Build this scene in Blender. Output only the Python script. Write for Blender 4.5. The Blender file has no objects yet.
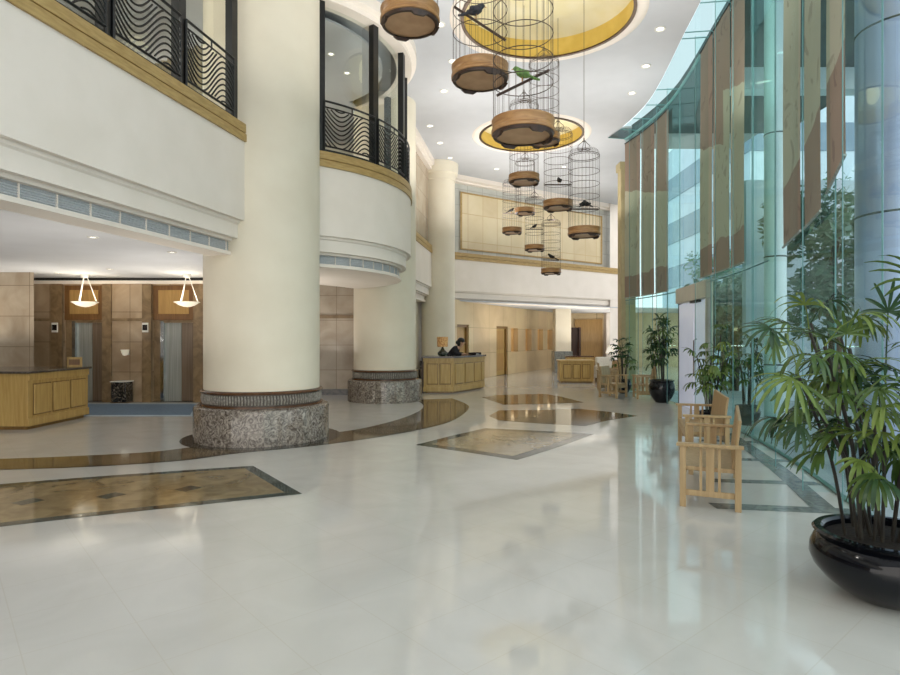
import bpy, bmesh, math, random
from mathutils import Vector, Matrix
R = math.radians
PI = math.pi
scene = bpy.context.scene
COL = scene.collection
F, CX, CY, CH = 600.0, 450.0, 338.0, 1.6      # lens in pixels, picture centre, eye height

def fp(px, py):                      # floor point seen at a pixel of the photograph
    d = F * CH / (py - CY)
    return ((px - CX) * d / F, d)
def wp(px, py, d):
    return Vector(((px - CX) * d / F, d, CH + (CY - py) * d / F))
def cp(px, py, z):
    d = F * (z - CH) / (CY - py)
    return ((px - CX) * d / F, d)

# ------------------------------------------------------------------ materials
def new_mat(name):
    m = bpy.data.materials.new(name)
    m.use_nodes = True
    nt = m.node_tree
    b = nt.nodes['Principled BSDF']
    return m, nt, b
def rgb(c):
    return (c[0], c[1], c[2], 1.0)
def srgb(r, g, b):
    f = lambda v: ((v / 255 + .055) / 1.055) ** 2.4 if v / 255 > .04045 else v / 255 / 12.92
    return (f(r), f(g), f(b))
def mat(name, c1, c2=None, scale=5.0, rough=.5, metal=0.0, stretch=(1, 1, 1), detail=4, lo=.35, hi=.65, bump=0.0, spec=None, coat=0, emit=None, estr=0, distort=0.0, world=False):
    m, nt, b = new_mat(name)
    b.inputs['Roughness'].default_value = rough
    b.inputs['Metallic'].default_value = metal
    if spec is not None: b.inputs['Specular IOR Level'].default_value = spec
    if coat: 
        b.inputs['Coat Weight'].default_value = coat
        b.inputs['Coat Roughness'].default_value = .08
    if emit:
        b.inputs['Emission Color'].default_value = rgb(emit)
        b.inputs['Emission Strength'].default_value = estr
    if c2 is None: c2 = tuple(v * .93 for v in c1)
    tc = nt.nodes.new('ShaderNodeTexCoord')
    mp = nt.nodes.new('ShaderNodeMapping')
    mp.inputs['Scale'].default_value = stretch
    nz = nt.nodes.new('ShaderNodeTexNoise')
    nz.inputs['Scale'].default_value = scale
    nz.inputs['Detail'].default_value = detail
    nz.inputs['Distortion'].default_value = distort
    cr = nt.nodes.new('ShaderNodeValToRGB')
    cr.color_ramp.elements[0].position = lo
    cr.color_ramp.elements[1].position = hi
    cr.color_ramp.elements[0].color = rgb(c1)
    cr.color_ramp.elements[1].color = rgb(c2)
    L = nt.links.new
    L(tc.outputs['Object'], mp.inputs['Vector'])
    L(mp.outputs[0], nz.inputs['Vector'])
    L(nz.outputs[0], cr.inputs[0])
    L(cr.outputs[0], b.inputs['Base Color'])
    if bump:
        bp = nt.nodes.new('ShaderNodeBump')
        bp.inputs['Strength'].default_value = bump
        bp.inputs['Distance'].default_value = .01
        L(nz.outputs[0], bp.inputs['Height'])
        L(bp.outputs[0], b.inputs['Normal'])
    return m
def glass_mat(name, tint, refl=1.0, rough=0.0):
    m = bpy.data.materials.new(name); m.use_nodes = True
    nt = m.node_tree; nt.nodes.clear(); L = nt.links.new
    out = nt.nodes.new('ShaderNodeOutputMaterial')
    tr = nt.nodes.new('ShaderNodeBsdfTransparent'); tr.inputs[0].default_value = rgb(tint)
    gl = nt.nodes.new('ShaderNodeBsdfGlossy'); gl.inputs['Roughness'].default_value = rough
    gl.inputs['Color'].default_value = (.85, .97, .95, 1)
    fr = nt.nodes.new('ShaderNodeFresnel'); fr.inputs[0].default_value = 1.45
    mu = nt.nodes.new('ShaderNodeMath'); mu.operation = 'MULTIPLY'; mu.inputs[1].default_value = refl
    cl = nt.nodes.new('ShaderNodeClamp')
    mx = nt.nodes.new('ShaderNodeMixShader')
    nz = nt.nodes.new('ShaderNodeTexNoise'); nz.inputs['Scale'].default_value = .6
    bp = nt.nodes.new('ShaderNodeBump'); bp.inputs['Strength'].default_value = .02
    L(nz.outputs[0], bp.inputs['Height']); L(bp.outputs[0], gl.inputs['Normal'])
    L(fr.outputs[0], mu.inputs[0]); L(mu.outputs[0], cl.inputs[0]); L(cl.outputs[0], mx.inputs[0])
    L(tr.outputs[0], mx.inputs[1]); L(gl.outputs[0], mx.inputs[2]); L(mx.outputs[0], out.inputs[0])
    return m
def joint_mat(name, c1, c2, scale, bw, bh, jc, jw=.006, rough=.4, offset=0.0, rotz=0, loc=(0, 0, 0), plane='xy', spec=None, distort=.6, lo=.3, hi=.7, detail=6, jmix=1.0):
    """stone laid in slabs: noise colour with brick-texture joints; plane picks which object axes carry the grid"""
    m, nt, b = new_mat(name); L = nt.links.new
    b.inputs['Roughness'].default_value = rough
    if spec is not None: b.inputs['Specular IOR Level'].default_value = spec
    tc = nt.nodes.new('ShaderNodeTexCoord')
    nz = nt.nodes.new('ShaderNodeTexNoise'); nz.inputs['Scale'].default_value = scale
    nz.inputs['Detail'].default_value = detail; nz.inputs['Distortion'].default_value = distort
    cr = nt.nodes.new('ShaderNodeValToRGB')
    cr.color_ramp.elements[0].position = lo; cr.color_ramp.elements[1].position = hi
    cr.color_ramp.elements[0].color = rgb(c1); cr.color_ramp.elements[1].color = rgb(c2)
    L(tc.outputs['Object'], nz.inputs['Vector']); L(nz.outputs[0], cr.inputs[0])
    src = tc.outputs['Object']
    if plane != 'xy':
        sp = nt.nodes.new('ShaderNodeSeparateXYZ'); cb = nt.nodes.new('ShaderNodeCombineXYZ')
        L(src, sp.inputs[0])
        if plane == 'sz':      # along the wall whatever its heading
            ad = nt.nodes.new('ShaderNodeVectorMath'); ad.operation = 'DOT_PRODUCT'
            ad.inputs[1].default_value = (math.cos(rotz), math.sin(rotz), 0)
            L(src, ad.inputs[0]); L(ad.outputs['Value'], cb.inputs[0])
        L(sp.outputs[2], cb.inputs[1]); src = cb.outputs[0]
        rz = 0
    else: rz = rotz
    mp = nt.nodes.new('ShaderNodeMapping'); mp.vector_type = 'TEXTURE' if plane == 'xy' else 'POINT'
    mp.inputs['Rotation'].default_value = (0, 0, rz); mp.inputs['Location'].default_value = loc
    L(src, mp.inputs['Vector'])
    br = nt.nodes.new('ShaderNodeTexBrick')
    br.inputs['Scale'].default_value = 1; br.inputs['Brick Width'].default_value = bw; br.inputs['Row Height'].default_value = bh
    br.inputs['Mortar Size'].default_value = jw; br.offset = offset
    br.inputs['Color1'].default_value = (.46, .46, .46, 1); br.inputs['Color2'].default_value = (.54, .54, .54, 1)
    br.inputs['Mortar'].default_value = (0, 0, 0, 1); br.inputs['Mortar Smooth'].default_value = 0
    L(mp.outputs[0], br.inputs['Vector'])
    ov = nt.nodes.new('ShaderNodeMix'); ov.data_type = 'RGBA'; ov.blend_type = 'OVERLAY'; ov.inputs[0].default_value = .9
    L(cr.outputs[0], ov.inputs[6]); L(br.outputs['Color'], ov.inputs[7])
    mm = nt.nodes.new('ShaderNodeMath'); mm.operation = 'MULTIPLY'; mm.inputs[1].default_value = jmix
    L(br.outputs['Fac'], mm.inputs[0])
    mx = nt.nodes.new('ShaderNodeMix'); mx.data_type = 'RGBA'
    L(mm.outputs[0], mx.inputs[0])
    L(cr.outputs[0], mx.inputs[6]) if jmix < 1 else L(ov.outputs[2], mx.inputs[6])
    mx.inputs[7].default_value = rgb(jc)
    L(mx.outputs[2], b.inputs['Base Color'])
    return m

M = {}
M['white'] = mat('white_plaster', srgb(240, 230, 219), srgb(235, 225, 213), 2, .6)
M['ceil'] = mat('ceiling_paint', srgb(198, 200, 204), srgb(194, 196, 200), 2, .7)
M['cream'] = mat('cream_plaster', srgb(232, 223, 203), srgb(226, 216, 195), 1.5, .45)
M['gold_stone'] = mat('tan_stone_band', srgb(188, 158, 100), srgb(168, 138, 82), 6, .45, stretch=(1, 1, 6))
M['pilaster'] = mat('muted_tan_stone', srgb(176, 162, 122), srgb(164, 150, 110), 3, .5)
M['yellow'] = mat('golden_recess_paint', srgb(226, 196, 104), srgb(214, 182, 88), 3, .5)
M['yellow_pale'] = mat('pale_gold_recess_paint', srgb(240, 232, 200), srgb(236, 226, 184), 3, .5)
M['bronze'] = mat('bronze_rim', srgb(84, 62, 40), srgb(64, 46, 30), 12, .35, metal=.6)
M['floor'] = joint_mat('polished_cream_marble', srgb(208, 206, 201), srgb(199, 197, 191), 1.3, .53, .53, srgb(190, 183, 169), .003, rough=.06,
                       rotz=math.atan2(.652, .758), loc=(.864 * .758, .864 * .652, 0), distort=1.5, jmix=.38, spec=.5)
M['inlay_tan'] = mat('tan_brown_marble', srgb(156, 138, 104), srgb(124, 108, 78), 3.5, .07, distort=1.2, detail=8, spec=.5)
M['inlay_pale'] = mat('pale_tan_marble', srgb(152, 141, 116), srgb(134, 123, 98), 2, .08, distort=1.2, detail=8)
M['inlay_brown'] = mat('brown_marble_band', srgb(120, 102, 74), srgb(92, 76, 52), 4, .07, distort=1.2, detail=8)
M['inlay_green'] = mat('dark_green_marble', srgb(38, 52, 48), srgb(88, 104, 96), 9, .07, distort=2.0, detail=8, lo=.45, hi=.75)
M['inlay_dark'] = mat('charcoal_marble', srgb(44, 42, 38), srgb(86, 78, 66), 5, .07, distort=2.0, detail=8, lo=.4, hi=.8)
M['inlay_grey'] = mat('grey_marble', srgb(136, 140, 136), srgb(104, 108, 106), 9, .1, distort=1.5, detail=8)
M['plinth'] = mat('speckled_brown_marble', srgb(78, 68, 60), srgb(178, 168, 156), 9, .12, distort=3.2, detail=10, lo=.36, hi=.72)
M['frieze'] = mat('carved_stone_frieze', srgb(112, 106, 98), srgb(166, 160, 150), 30, .35, detail=5)
M['frieze_dark'] = mat('dark_frieze_ground', srgb(66, 58, 50), srgb(92, 82, 72), 25, .35)
M['rim'] = mat('brown_rim_stone', srgb(96, 64, 40), srgb(78, 50, 30), 14, .2)
M['stone'] = joint_mat('beige_marble_slabs', srgb(192, 170, 142), srgb(156, 132, 104), 1.6, 1.0, .75, srgb(110, 92, 72), .006, rough=.25, plane='sz', offset=0)
M['stone_light'] = joint_mat('pale_marble_slabs', srgb(196, 182, 162), srgb(166, 148, 126), 1.6, .8, .7, srgb(128, 112, 92), .006, rough=.25, plane='sz')
M['stone_dark'] = mat('dark_brown_stone', srgb(146, 122, 90), srgb(116, 94, 66), 4, .3, distort=1)
M['stone_back'] = joint_mat('tan_limestone_slabs', srgb(214, 192, 152), srgb(196, 172, 132), .8, 1.5, 1.0, srgb(174, 152, 116), .012, rough=.35, plane='sz', rotz=math.atan2(5.9, 3.07))
M['stone_upper'] = joint_mat('upper_tan_panels', srgb(224, 208, 174), srgb(210, 192, 152), .9, .72, 1.05, srgb(202, 178, 134), .014, rough=.4, plane='sz', rotz=math.atan2(1, 1.417))
M['tile_grey'] = joint_mat('grey_border_tiles', srgb(198, 198, 190), srgb(184, 184, 176), 2, .72, .6, srgb(168, 168, 160), .012, rough=.4, plane='sz', rotz=math.atan2(1, 1.417))
def wood(name, c1, c2, rough=.35, st=(1, 1, .08), scale=22):
    return mat(name, c1, c2, scale, rough, stretch=st, detail=6, distort=.8, lo=.3, hi=.7)
M['wood'] = wood('honey_oak', srgb(196, 164, 100), srgb(172, 138, 76))
M['wood_dk'] = wood('dark_honey_oak', srgb(140, 108, 58), srgb(118, 88, 46))  # darker oak tone for frames, bases, legs and panel grooves
M['wood_chair'] = wood('light_beech', srgb(184, 158, 118), srgb(160, 132, 92), .4)
M['wood_brown'] = wood('brown_lift_panel', srgb(130, 92, 52), srgb(106, 72, 38))
M['wood_tan'] = wood('tan_lift_panel', srgb(186, 148, 88), srgb(164, 126, 70))
M['wood_red'] = wood('dark_red_wood', srgb(72, 44, 30), srgb(56, 32, 22))
M['wood_cage'] = wood('cage_hoop_wood', srgb(190, 144, 92), srgb(150, 104, 60), .35, (1, 1, 5), 5)
M['cage_dark'] = wood('dark_cage_tray', srgb(72, 46, 32), srgb(50, 32, 22), .35)
M['cage_disc'] = mat('cage_floor_ply', srgb(204, 166, 128), srgb(188, 148, 112), 6, .5)
M['wire'] = mat('dark_bamboo_wire', srgb(84, 68, 56), srgb(64, 52, 44), 20, .5)
M['granite'] = mat('dark_granite', srgb(62, 54, 48), srgb(100, 92, 84), 40, .12, detail=8)
M['black'] = mat('black_iron', srgb(8, 8, 9), srgb(14, 14, 15), 10, .4)
M['pot'] = mat('black_glazed_ceramic', srgb(8, 10, 16), srgb(12, 14, 20), 5, .07, spec=.35)
M['soil'] = mat('dark_soil', srgb(46, 36, 28), srgb(24, 18, 14), 40, .9, bump=.6)
M['cane'] = mat('dark_palm_cane', srgb(28, 24, 20), srgb(50, 44, 34), 30, .6, stretch=(1, 1, .3))
M['vent'] = mat('grey_vent', srgb(200, 202, 204), srgb(186, 188, 190), 60, .5)
M['vent_dk'] = mat('dark_vent_slot', srgb(28, 26, 24), srgb(40, 38, 34), 10, .6)
M['steel'] = mat('brushed_lift_steel', srgb(176, 178, 172), srgb(150, 152, 146), 40, .25, metal=.2, stretch=(1, 1, .02))
M['steel_dim'] = mat('dull_brown_steel', srgb(140, 122, 104), srgb(118, 102, 86), 40, .25, metal=.2, stretch=(1, 1, .02))
M['chrome'] = mat('polished_steel', srgb(190, 194, 196), srgb(170, 174, 176), 10, .12, metal=1)
M['bowl'] = mat('frosted_bowl_glass', (.9, .86, .74), (.85, .8, .68), 4, .4, emit=(1, .88, .66), estr=.2)
M['lens'] = mat('lit_lens', (1, .97, .9), (1, .95, .88), 4, .4, emit=(1, .95, .85), estr=2.2)
M['white_gloss'] = mat('white_enamel', srgb(236, 234, 226), srgb(228, 226, 218), 4, .25)
M['display'] = mat('black_display', srgb(24, 16, 14), srgb(34, 24, 20), 8, .2)
M['carpet'] = mat('blue_grey_carpet', srgb(104, 124, 144), srgb(84, 104, 126), 18, .95, stretch=(1, 4, 1), bump=.3)
M['carpet_edge'] = mat('pale_carpet_border', srgb(170, 184, 192), srgb(156, 170, 180), 30, .95)
M['mottle'] = mat('mottled_dark_bin', srgb(18, 16, 14), srgb(128, 118, 104), 22, .2, lo=.5, hi=.66, detail=6)
M['shade'] = mat('orange_woven_shade', srgb(170, 112, 62), srgb(222, 182, 124), 30, .6, detail=3, lo=.4, hi=.6, emit=srgb(206, 150, 90), estr=.12)
M['shade_white'] = mat('white_lamp_shade', srgb(240, 236, 226), srgb(230, 226, 214), 6, .6, emit=(1, .93, .8), estr=.5)
M['ceramic_green'] = mat('dark_green_ceramic', srgb(40, 46, 38), srgb(62, 66, 54), 10, .12)
M['skin'] = mat('skin', srgb(214, 172, 144), srgb(204, 160, 132), 8, .5)
M['hair'] = mat('black_hair', srgb(14, 12, 12), srgb(26, 22, 20), 50, .4, stretch=(1, 1, .2))
M['suit'] = mat('dark_navy_uniform', srgb(22, 22, 28), srgb(32, 32, 40), 30, .8)
M['upholstery'] = mat('white_upholstery', srgb(226, 220, 206), srgb(216, 208, 194), 30, .8)
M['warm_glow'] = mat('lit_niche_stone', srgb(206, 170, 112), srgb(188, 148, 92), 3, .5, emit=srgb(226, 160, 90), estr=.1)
M['bird_grey'] = mat('grey_feathers', srgb(70, 70, 76), srgb(44, 44, 50), 30, .7)
M['bird_green'] = mat('green_feathers', srgb(122, 158, 84), srgb(86, 120, 66), 30, .7)
M['bird_black'] = mat('black_feathers', srgb(26, 26, 28), srgb(40, 38, 38), 30, .7)
M['beak'] = mat('pale_beak', srgb(200, 150, 80), srgb(180, 130, 70), 10, .5)
M['ext_blue'] = mat('blue_grey_cladding', srgb(186, 194, 222), srgb(172, 182, 212), 1.2, .3, stretch=(1, 1, .2), metal=.3)
M['ext_pale'] = mat('pale_column_cladding', srgb(226, 236, 240), srgb(214, 226, 232), 1.2, .3, stretch=(1, 1, .2))
M['ext_dark'] = mat('dark_canopy', srgb(84, 100, 102), srgb(72, 86, 88), 1.0, .6)  # dark grey tone for the canopy and the cladding joints
M['ext_ground'] = mat('outdoor_paving', srgb(186, 192, 194), srgb(168, 174, 178), 1.5, .5)
M['ext_wall'] = mat('outdoor_building', srgb(196, 210, 222), srgb(184, 198, 210), .8, .6)
M['ext_win'] = mat('outdoor_window_band', srgb(120, 142, 160), srgb(104, 126, 146), .8, .2)
M['bark'] = mat('bark', srgb(84, 74, 60), srgb(62, 54, 44), 12, .9, bump=.4)
M['glass'] = glass_mat('teal_glass', (.64, .86, .83), .16)
M['glass_near'] = glass_mat('blue_grey_glass', (.74, .86, .90), .12)
M['fin'] = glass_mat('teal_glass_fin', (.82, .94, .93), .12)
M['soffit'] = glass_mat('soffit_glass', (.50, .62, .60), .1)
M['edge'] = mat('teal_glass_edge', srgb(96, 142, 144), srgb(110, 158, 158), 3, .3)
M['bay_glass'] = glass_mat('grey_bay_glass', (.86, .89, .87), .1)
M['door_white'] = mat('frosted_white_door_glow', srgb(208, 214, 226), srgb(198, 205, 220), 1, .25, emit=srgb(210, 214, 235), estr=.3)  # emission added so the door leaves look bright; they are no lamp
M['transom'] = mat('beige_transom_panel', srgb(196, 190, 174), srgb(184, 178, 164), 2, .4)
M['curtain'] = mat('pale_curtain', srgb(190, 180, 156), srgb(150, 140, 116), 12, .8, stretch=(6, 6, .05))
M['up_wall'] = mat('upper_room_wall', srgb(206, 200, 186), srgb(196, 190, 176), 2, .6)

def leaf_mat(name, c1, c2):
    m = mat(name, c1, c2, 7, .26, detail=3, lo=.3, hi=.7)
    nt = m.node_tree; L = nt.links.new
    b = nt.nodes['Principled BSDF']
    cr = [n for n in nt.nodes if n.type == 'VALTORGB'][0]
    tl = nt.nodes.new('ShaderNodeBsdfTranslucent'); mx = nt.nodes.new('ShaderNodeMixShader'); mx.inputs[0].default_value = .2
    L(cr.outputs[0], tl.inputs[0]); out = [n for n in nt.nodes if n.type == 'OUTPUT_MATERIAL'][0]
    L(b.outputs[0], mx.inputs[1]); L(tl.outputs[0], mx.inputs[2]); L(mx.outputs[0], out.inputs[0])
    return m
M['leaf1'] = leaf_mat('palm_leaf_mid_green', srgb(60, 86, 42), srgb(96, 118, 58))
M['leaf2'] = leaf_mat('palm_leaf_dark_green', srgb(40, 64, 42), srgb(62, 88, 54))
M['leaf3'] = leaf_mat('palm_leaf_yellow_green', srgb(96, 118, 52), srgb(122, 140, 70))
M['tree1'] = leaf_mat('tree_leaf_green', srgb(104, 142, 108), srgb(150, 182, 144))
M['tree2'] = leaf_mat('tree_leaf_dark', srgb(70, 104, 86), srgb(108, 140, 114))

def banner_mat():
    m, nt, b = new_mat('printed_banner_cloth'); L = nt.links.new
    b.inputs['Roughness'].default_value = .7
    tc = nt.nodes.new('ShaderNodeTexCoord'); sp = nt.nodes.new('ShaderNodeSeparateXYZ')
    L(tc.outputs['Object'], sp.inputs[0])
    nz = nt.nodes.new('ShaderNodeTexNoise'); nz.inputs['Scale'].default_value = .8; nz.inputs['Detail'].default_value = 7
    nz.inputs['Distortion'].default_value = 1.2
    L(tc.outputs['Object'], nz.inputs['Vector'])
    # printed bands: brown foreground below a rising line, tan middle, brown sky
    def mth(op, a, b):
        n = nt.nodes.new('ShaderNodeMath'); n.operation = op
        for k, q in enumerate((a, b)):
            if isinstance(q, (int, float)): n.inputs[k].default_value = q
            else: L(q, n.inputs[k])
        return n.outputs[0]
    near = mth('MAXIMUM', mth('SUBTRACT', 8.2, sp.outputs[1]), 0.0)
    line = mth('ADD', 3.45, mth('MULTIPLY', near, .42))
    zn = mth('ADD', sp.outputs[2], mth('MULTIPLY', mth('SUBTRACT', nz.outputs[0], .5), .35))
    low = mth('LESS_THAN', zn, line)
    high = mth('MULTIPLY', mth('GREATER_THAN', zn, mth('ADD', 5.2, mth('MULTIPLY', mth('MODULO', sp.outputs[1], 3.7), .25))), mth('LESS_THAN', near, .01))
    fac = mth('MAXIMUM', low, high)
    cr = nt.nodes.new('ShaderNodeMix'); cr.data_type = 'RGBA'
    L(fac, cr.inputs[0]); cr.inputs[6].default_value = rgb(srgb(178, 170, 148)); cr.inputs[7].default_value = rgb(srgb(152, 128, 112))
    n2 = nt.nodes.new('ShaderNodeTexNoise'); n2.inputs['Scale'].default_value = 1.6; n2.inputs['Detail'].default_value = 8; n2.inputs['Distortion'].default_value = 2.5
    L(tc.outputs['Object'], n2.inputs['Vector'])
    c2 = nt.nodes.new('ShaderNodeValToRGB'); c2.color_ramp.elements[0].position = .60; c2.color_ramp.elements[1].position = .66
    L(n2.outputs[0], c2.inputs[0])
    mx = nt.nodes.new('ShaderNodeMix'); mx.data_type = 'RGBA'; mx.blend_type = 'MULTIPLY'
    L(c2.outputs[0], mx.inputs[0]); L(cr.outputs[2], mx.inputs[6]); mx.inputs[7].default_value = (.74, .72, .72, 1)
    L(mx.outputs[2], b.inputs['Base Color'])
    tl = nt.nodes.new('ShaderNodeBsdfTranslucent'); L(mx.outputs[2], tl.inputs[0])
    sh = nt.nodes.new('ShaderNodeMixShader'); sh.inputs[0].default_value = .35
    out = [n for n in nt.nodes if n.type == 'OUTPUT_MATERIAL'][0]
    L(b.outputs[0], sh.inputs[1]); L(tl.outputs[0], sh.inputs[2]); L(sh.outputs[0], out.inputs[0])
    return m
M['banner'] = banner_mat()

# ------------------------------------------------------------------ mesh builder
class MB:
    def __init__(self): self.v = []; self.f = []
    def add(self, vs, fs):
        o = len(self.v); self.v += [tuple(p) for p in vs]; self.f += [tuple(i + o for i in f) for f in fs]; return self
    def box(self, x0, y0, z0, x1, y1, z1, mtx=None):
        vs = [Vector((x, y, z)) for z in (z0, z1) for y in (y0, y1) for x in (x0, x1)]
        if mtx: vs = [mtx @ p for p in vs]
        return self.add(vs, [(0, 2, 3, 1), (4, 5, 7, 6), (0, 1, 5, 4), (2, 6, 7, 3), (0, 4, 6, 2), (1, 3, 7, 5)])
    def prism(self, poly, z0, z1):
        n = len(poly)
        a = sum(poly[i][0] * poly[(i + 1) % n][1] - poly[(i + 1) % n][0] * poly[i][1] for i in range(n))
        if a < 0: poly = poly[::-1]
        vs = [(p[0], p[1], z0) for p in poly] + [(p[0], p[1], z1) for p in poly]
        fs = [tuple(range(n - 1, -1, -1)), tuple(range(n, 2 * n))] + [(i, (i + 1) % n, n + (i + 1) % n, n + i) for i in range(n)]
        return self.add(vs, fs)
    def tube(self, pts, r, n=6, caps=True):
        pts = [Vector(p) for p in pts]; k = len(pts)
        rs = r if isinstance(r, (list, tuple)) else [r] * k
        vs = []; prev = None
        for i, p in enumerate(pts):
            t = (pts[min(i + 1, k - 1)] - pts[max(i - 1, 0)]).normalized()
            if prev is None:
                a = Vector((0, 0, 1)) if abs(t.z) < .9 else Vector((1, 0, 0))
                u = t.cross(a).normalized()
            else:
                u = (prev - t * prev.dot(t))
                u = u.normalized() if u.length > 1e-6 else t.orthogonal().normalized()
            prev = u; w = t.cross(u)
            for j in range(n):
                an = 2 * PI * j / n
                vs.append(p + (u * math.cos(an) + w * math.sin(an)) * rs[i])
        fs = []
        for i in range(k - 1):
            for j in range(n):
                a, b = i * n + j, i * n + (j + 1) % n
                fs.append((a, b, b + n, a + n))
        if caps: fs += [tuple(range(n - 1, -1, -1)), tuple(range((k - 1) * n, k * n))]
        return self.add(vs, fs)
    def lathe(self, prof, n=32, c=(0, 0, 0), a0=0.0, a1=2 * PI):
        full = abs(a1 - a0 - 2 * PI) < 1e-6
        m = n if full else n + 1
        vs = []
        for (r, z) in prof:
            for j in range(m):
                a = a0 + (a1 - a0) * j / n
                vs.append((c[0] + r * math.cos(a), c[1] + r * math.sin(a), c[2] + z))
        fs = []
        for i in range(len(prof) - 1):
            for j in range(n):
                a = i * m + j; b = i * m + (j + 1) % m
                fs.append((a, b, b + m, a + m))
        return self.add(vs, fs)
    def ring(self, r, z, t, n=32, c=(0, 0, 0), s=4):       # thin torus
        pts = [(c[0] + r * math.cos(2 * PI * j / n), c[1] + r * math.sin(2 * PI * j / n), c[2] + z) for j in range(n + 1)]
        return self.tube(pts, t, s, False)
    def ball(self, c, r, n=12, m=8):
        rx, ry, rz = r if isinstance(r, tuple) else (r, r, r)
        vs = []
        for i in range(m + 1):
            ph = PI * i / m
            for j in range(n):
                th = 2 * PI * j / n
                vs.append((c[0] + rx * math.sin(ph) * math.cos(th), c[1] + ry * math.sin(ph) * math.sin(th), c[2] - rz * math.cos(ph)))
        fs = [(i * n + j, i * n + (j + 1) % n, (i + 1) * n + (j + 1) % n, (i + 1) * n + j) for i in range(m) for j in range(n)]
        return self.add(vs, fs)
    def sweep(self, path, prof):      # path [(x,y,nx,ny)], prof [(off, z)] off>0 moves away from the hall
        k = len(prof)
        vs = [(x - nx * o, y - ny * o, z) for (x, y, nx, ny) in path for (o, z) in prof]
        fs = [(i * k + j, i * k + j + 1, (i + 1) * k + j + 1, (i + 1) * k + j) for i in range(len(path) - 1) for j in range(k - 1)]
        return self.add(vs, fs)
    def build(self, name, m, parent=None, smooth=False, bevel=0, merge=False):
        me = bpy.data.meshes.new(name)
        bm = bmesh.new()
        vv = [bm.verts.new(p) for p in self.v]
        for f in self.f:
            try: bm.faces.new([vv[i] for i in f])
            except ValueError: pass
        bmesh.ops.remove_doubles(bm, verts=bm.verts, dist=1e-5)
        bmesh.ops.dissolve_degenerate(bm, dist=1e-6, edges=bm.edges)
        bmesh.ops.recalc_face_normals(bm, faces=bm.faces)
        bm.to_mesh(me); bm.free()
        if smooth:
            for p in me.polygons: p.use_smooth = True
            try: me.set_sharp_from_angle(angle=R(38))
            except Exception: pass
        me.materials.append(m)
        o = bpy.data.objects.new(name, me); COL.objects.link(o)
        if parent: o.parent = parent
        if bevel:
            bv = o.modifiers.new('Bevel', 'BEVEL'); bv.width = bevel; bv.segments = 2; bv.limit_method = 'ANGLE'
        return o
def struct(o): o['kind'] = 'structure'; return o
def tag(o, label, cat, group=None):
    o['label'] = label; o['category'] = cat
    if group: o['group'] = group
    return o
def thing(name, label, cat, loc=(0, 0, 0), rz=0, group=None):
    o = bpy.data.objects.new(name, None); COL.objects.link(o)
    o.location = loc; o.rotation_euler = (0, 0, rz); o.empty_display_size = .1
    return tag(o, label, cat, group)
def dup(root, loc, rz, label, group=None):
    r = root.copy(); COL.objects.link(r); r.location = loc; r.rotation_euler = (0, 0, rz); r['label'] = label
    if group: r['group'] = group
    for ch in list(root.children):
        c = ch.copy(); COL.objects.link(c); c.parent = r
        for g in list(ch.children):
            d = g.copy(); COL.objects.link(d); d.parent = c
    return r
def catmull(pts, n=8):
    out = []
    P = [pts[0]] + list(pts) + [pts[-1]]
    for i in range(1, len(P) - 2):
        for k in range(n):
            t = k / n
            q = []
            for a in range(len(pts[0])):
                p0, p1, p2, p3 = P[i - 1][a], P[i][a], P[i + 1][a], P[i + 2][a]
                q.append(.5 * (2 * p1 + (p2 - p0) * t + (2 * p0 - 5 * p1 + 4 * p2 - p3) * t * t + (3 * p1 - p0 - 3 * p2 + p3) * t ** 3))
            out.append(tuple(q))
    out.append(tuple(pts[-1]))
    return out
def inset(poly, d):
    n = len(poly)
    a = sum(poly[i][0] * poly[(i + 1) % n][1] - poly[(i + 1) % n][0] * poly[i][1] for i in range(n))
    if a < 0: poly = poly[::-1]
    out = []
    for i in range(n):
        p0, p1, p2 = Vector(poly[i - 1]), Vector(poly[i]), Vector(poly[(i + 1) % n])
        e1 = (p1 - p0).normalized(); e2 = (p2 - p1).normalized()
        n1 = Vector((-e1.y, e1.x)); n2 = Vector((-e2.y, e2.x))
        b = n1 + n2; b = b / max(b.length_squared, .15) * 2 if b.length > 1e-6 else n1
        out.append(tuple(p1 + b * (d if b.length < 4 else d * .6)))
    return out
def strip(l1, l2, z):     # flat quad strip between two polylines of equal length
    mb = MB(); n = len(l1)
    mb.add([(p[0], p[1], z) for p in l1] + [(p[0], p[1], z) for p in l2], [(i, i + 1, n + i + 1, n + i) for i in range(n - 1)])
    return mb

# ------------------------------------------------------------------ curves of the plan
ZC = 7.65
GL = catmull([(1.6, -6), (2.55, 0), (2.95, 2.0), (3.38, 3.85), (3.78, 5.5), (4.36, 7.5), (4.93, 10), (5.22, 12), (5.5, 14), (5.62, 15.5), (5.52, 17.0), (5.3, 18.2)], 14)
def gl_at(y):
    for i in range(len(GL) - 1):
        if GL[i][1] <= y <= GL[i + 1][1]:
            t = (y - GL[i][1]) / (GL[i + 1][1] - GL[i][1])
            x = GL[i][0] + t * (GL[i + 1][0] - GL[i][0])
            tx, ty = GL[i + 1][0] - GL[i][0], GL[i + 1][1] - GL[i][1]
            l = math.hypot(tx, ty)
            return x, (-ty / l, tx / l), (tx / l, ty / l)   # x, inward normal, tangent
    return GL[-1][0], (-1, 0), (0, 1)
def lpath(p, q, n=1, flip=False):
    dx, dy = q[0] - p[0], q[1] - p[1]; l = math.hypot(dx, dy)
    nx, ny = dy / l, -dx / l
    if flip: nx, ny = -nx, -ny
    return [(p[0] + dx * i / n, p[1] + dy * i / n, nx, ny) for i in range(n + 1)]
BC, BR = (-3.83, 12.6), 3.0
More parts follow.
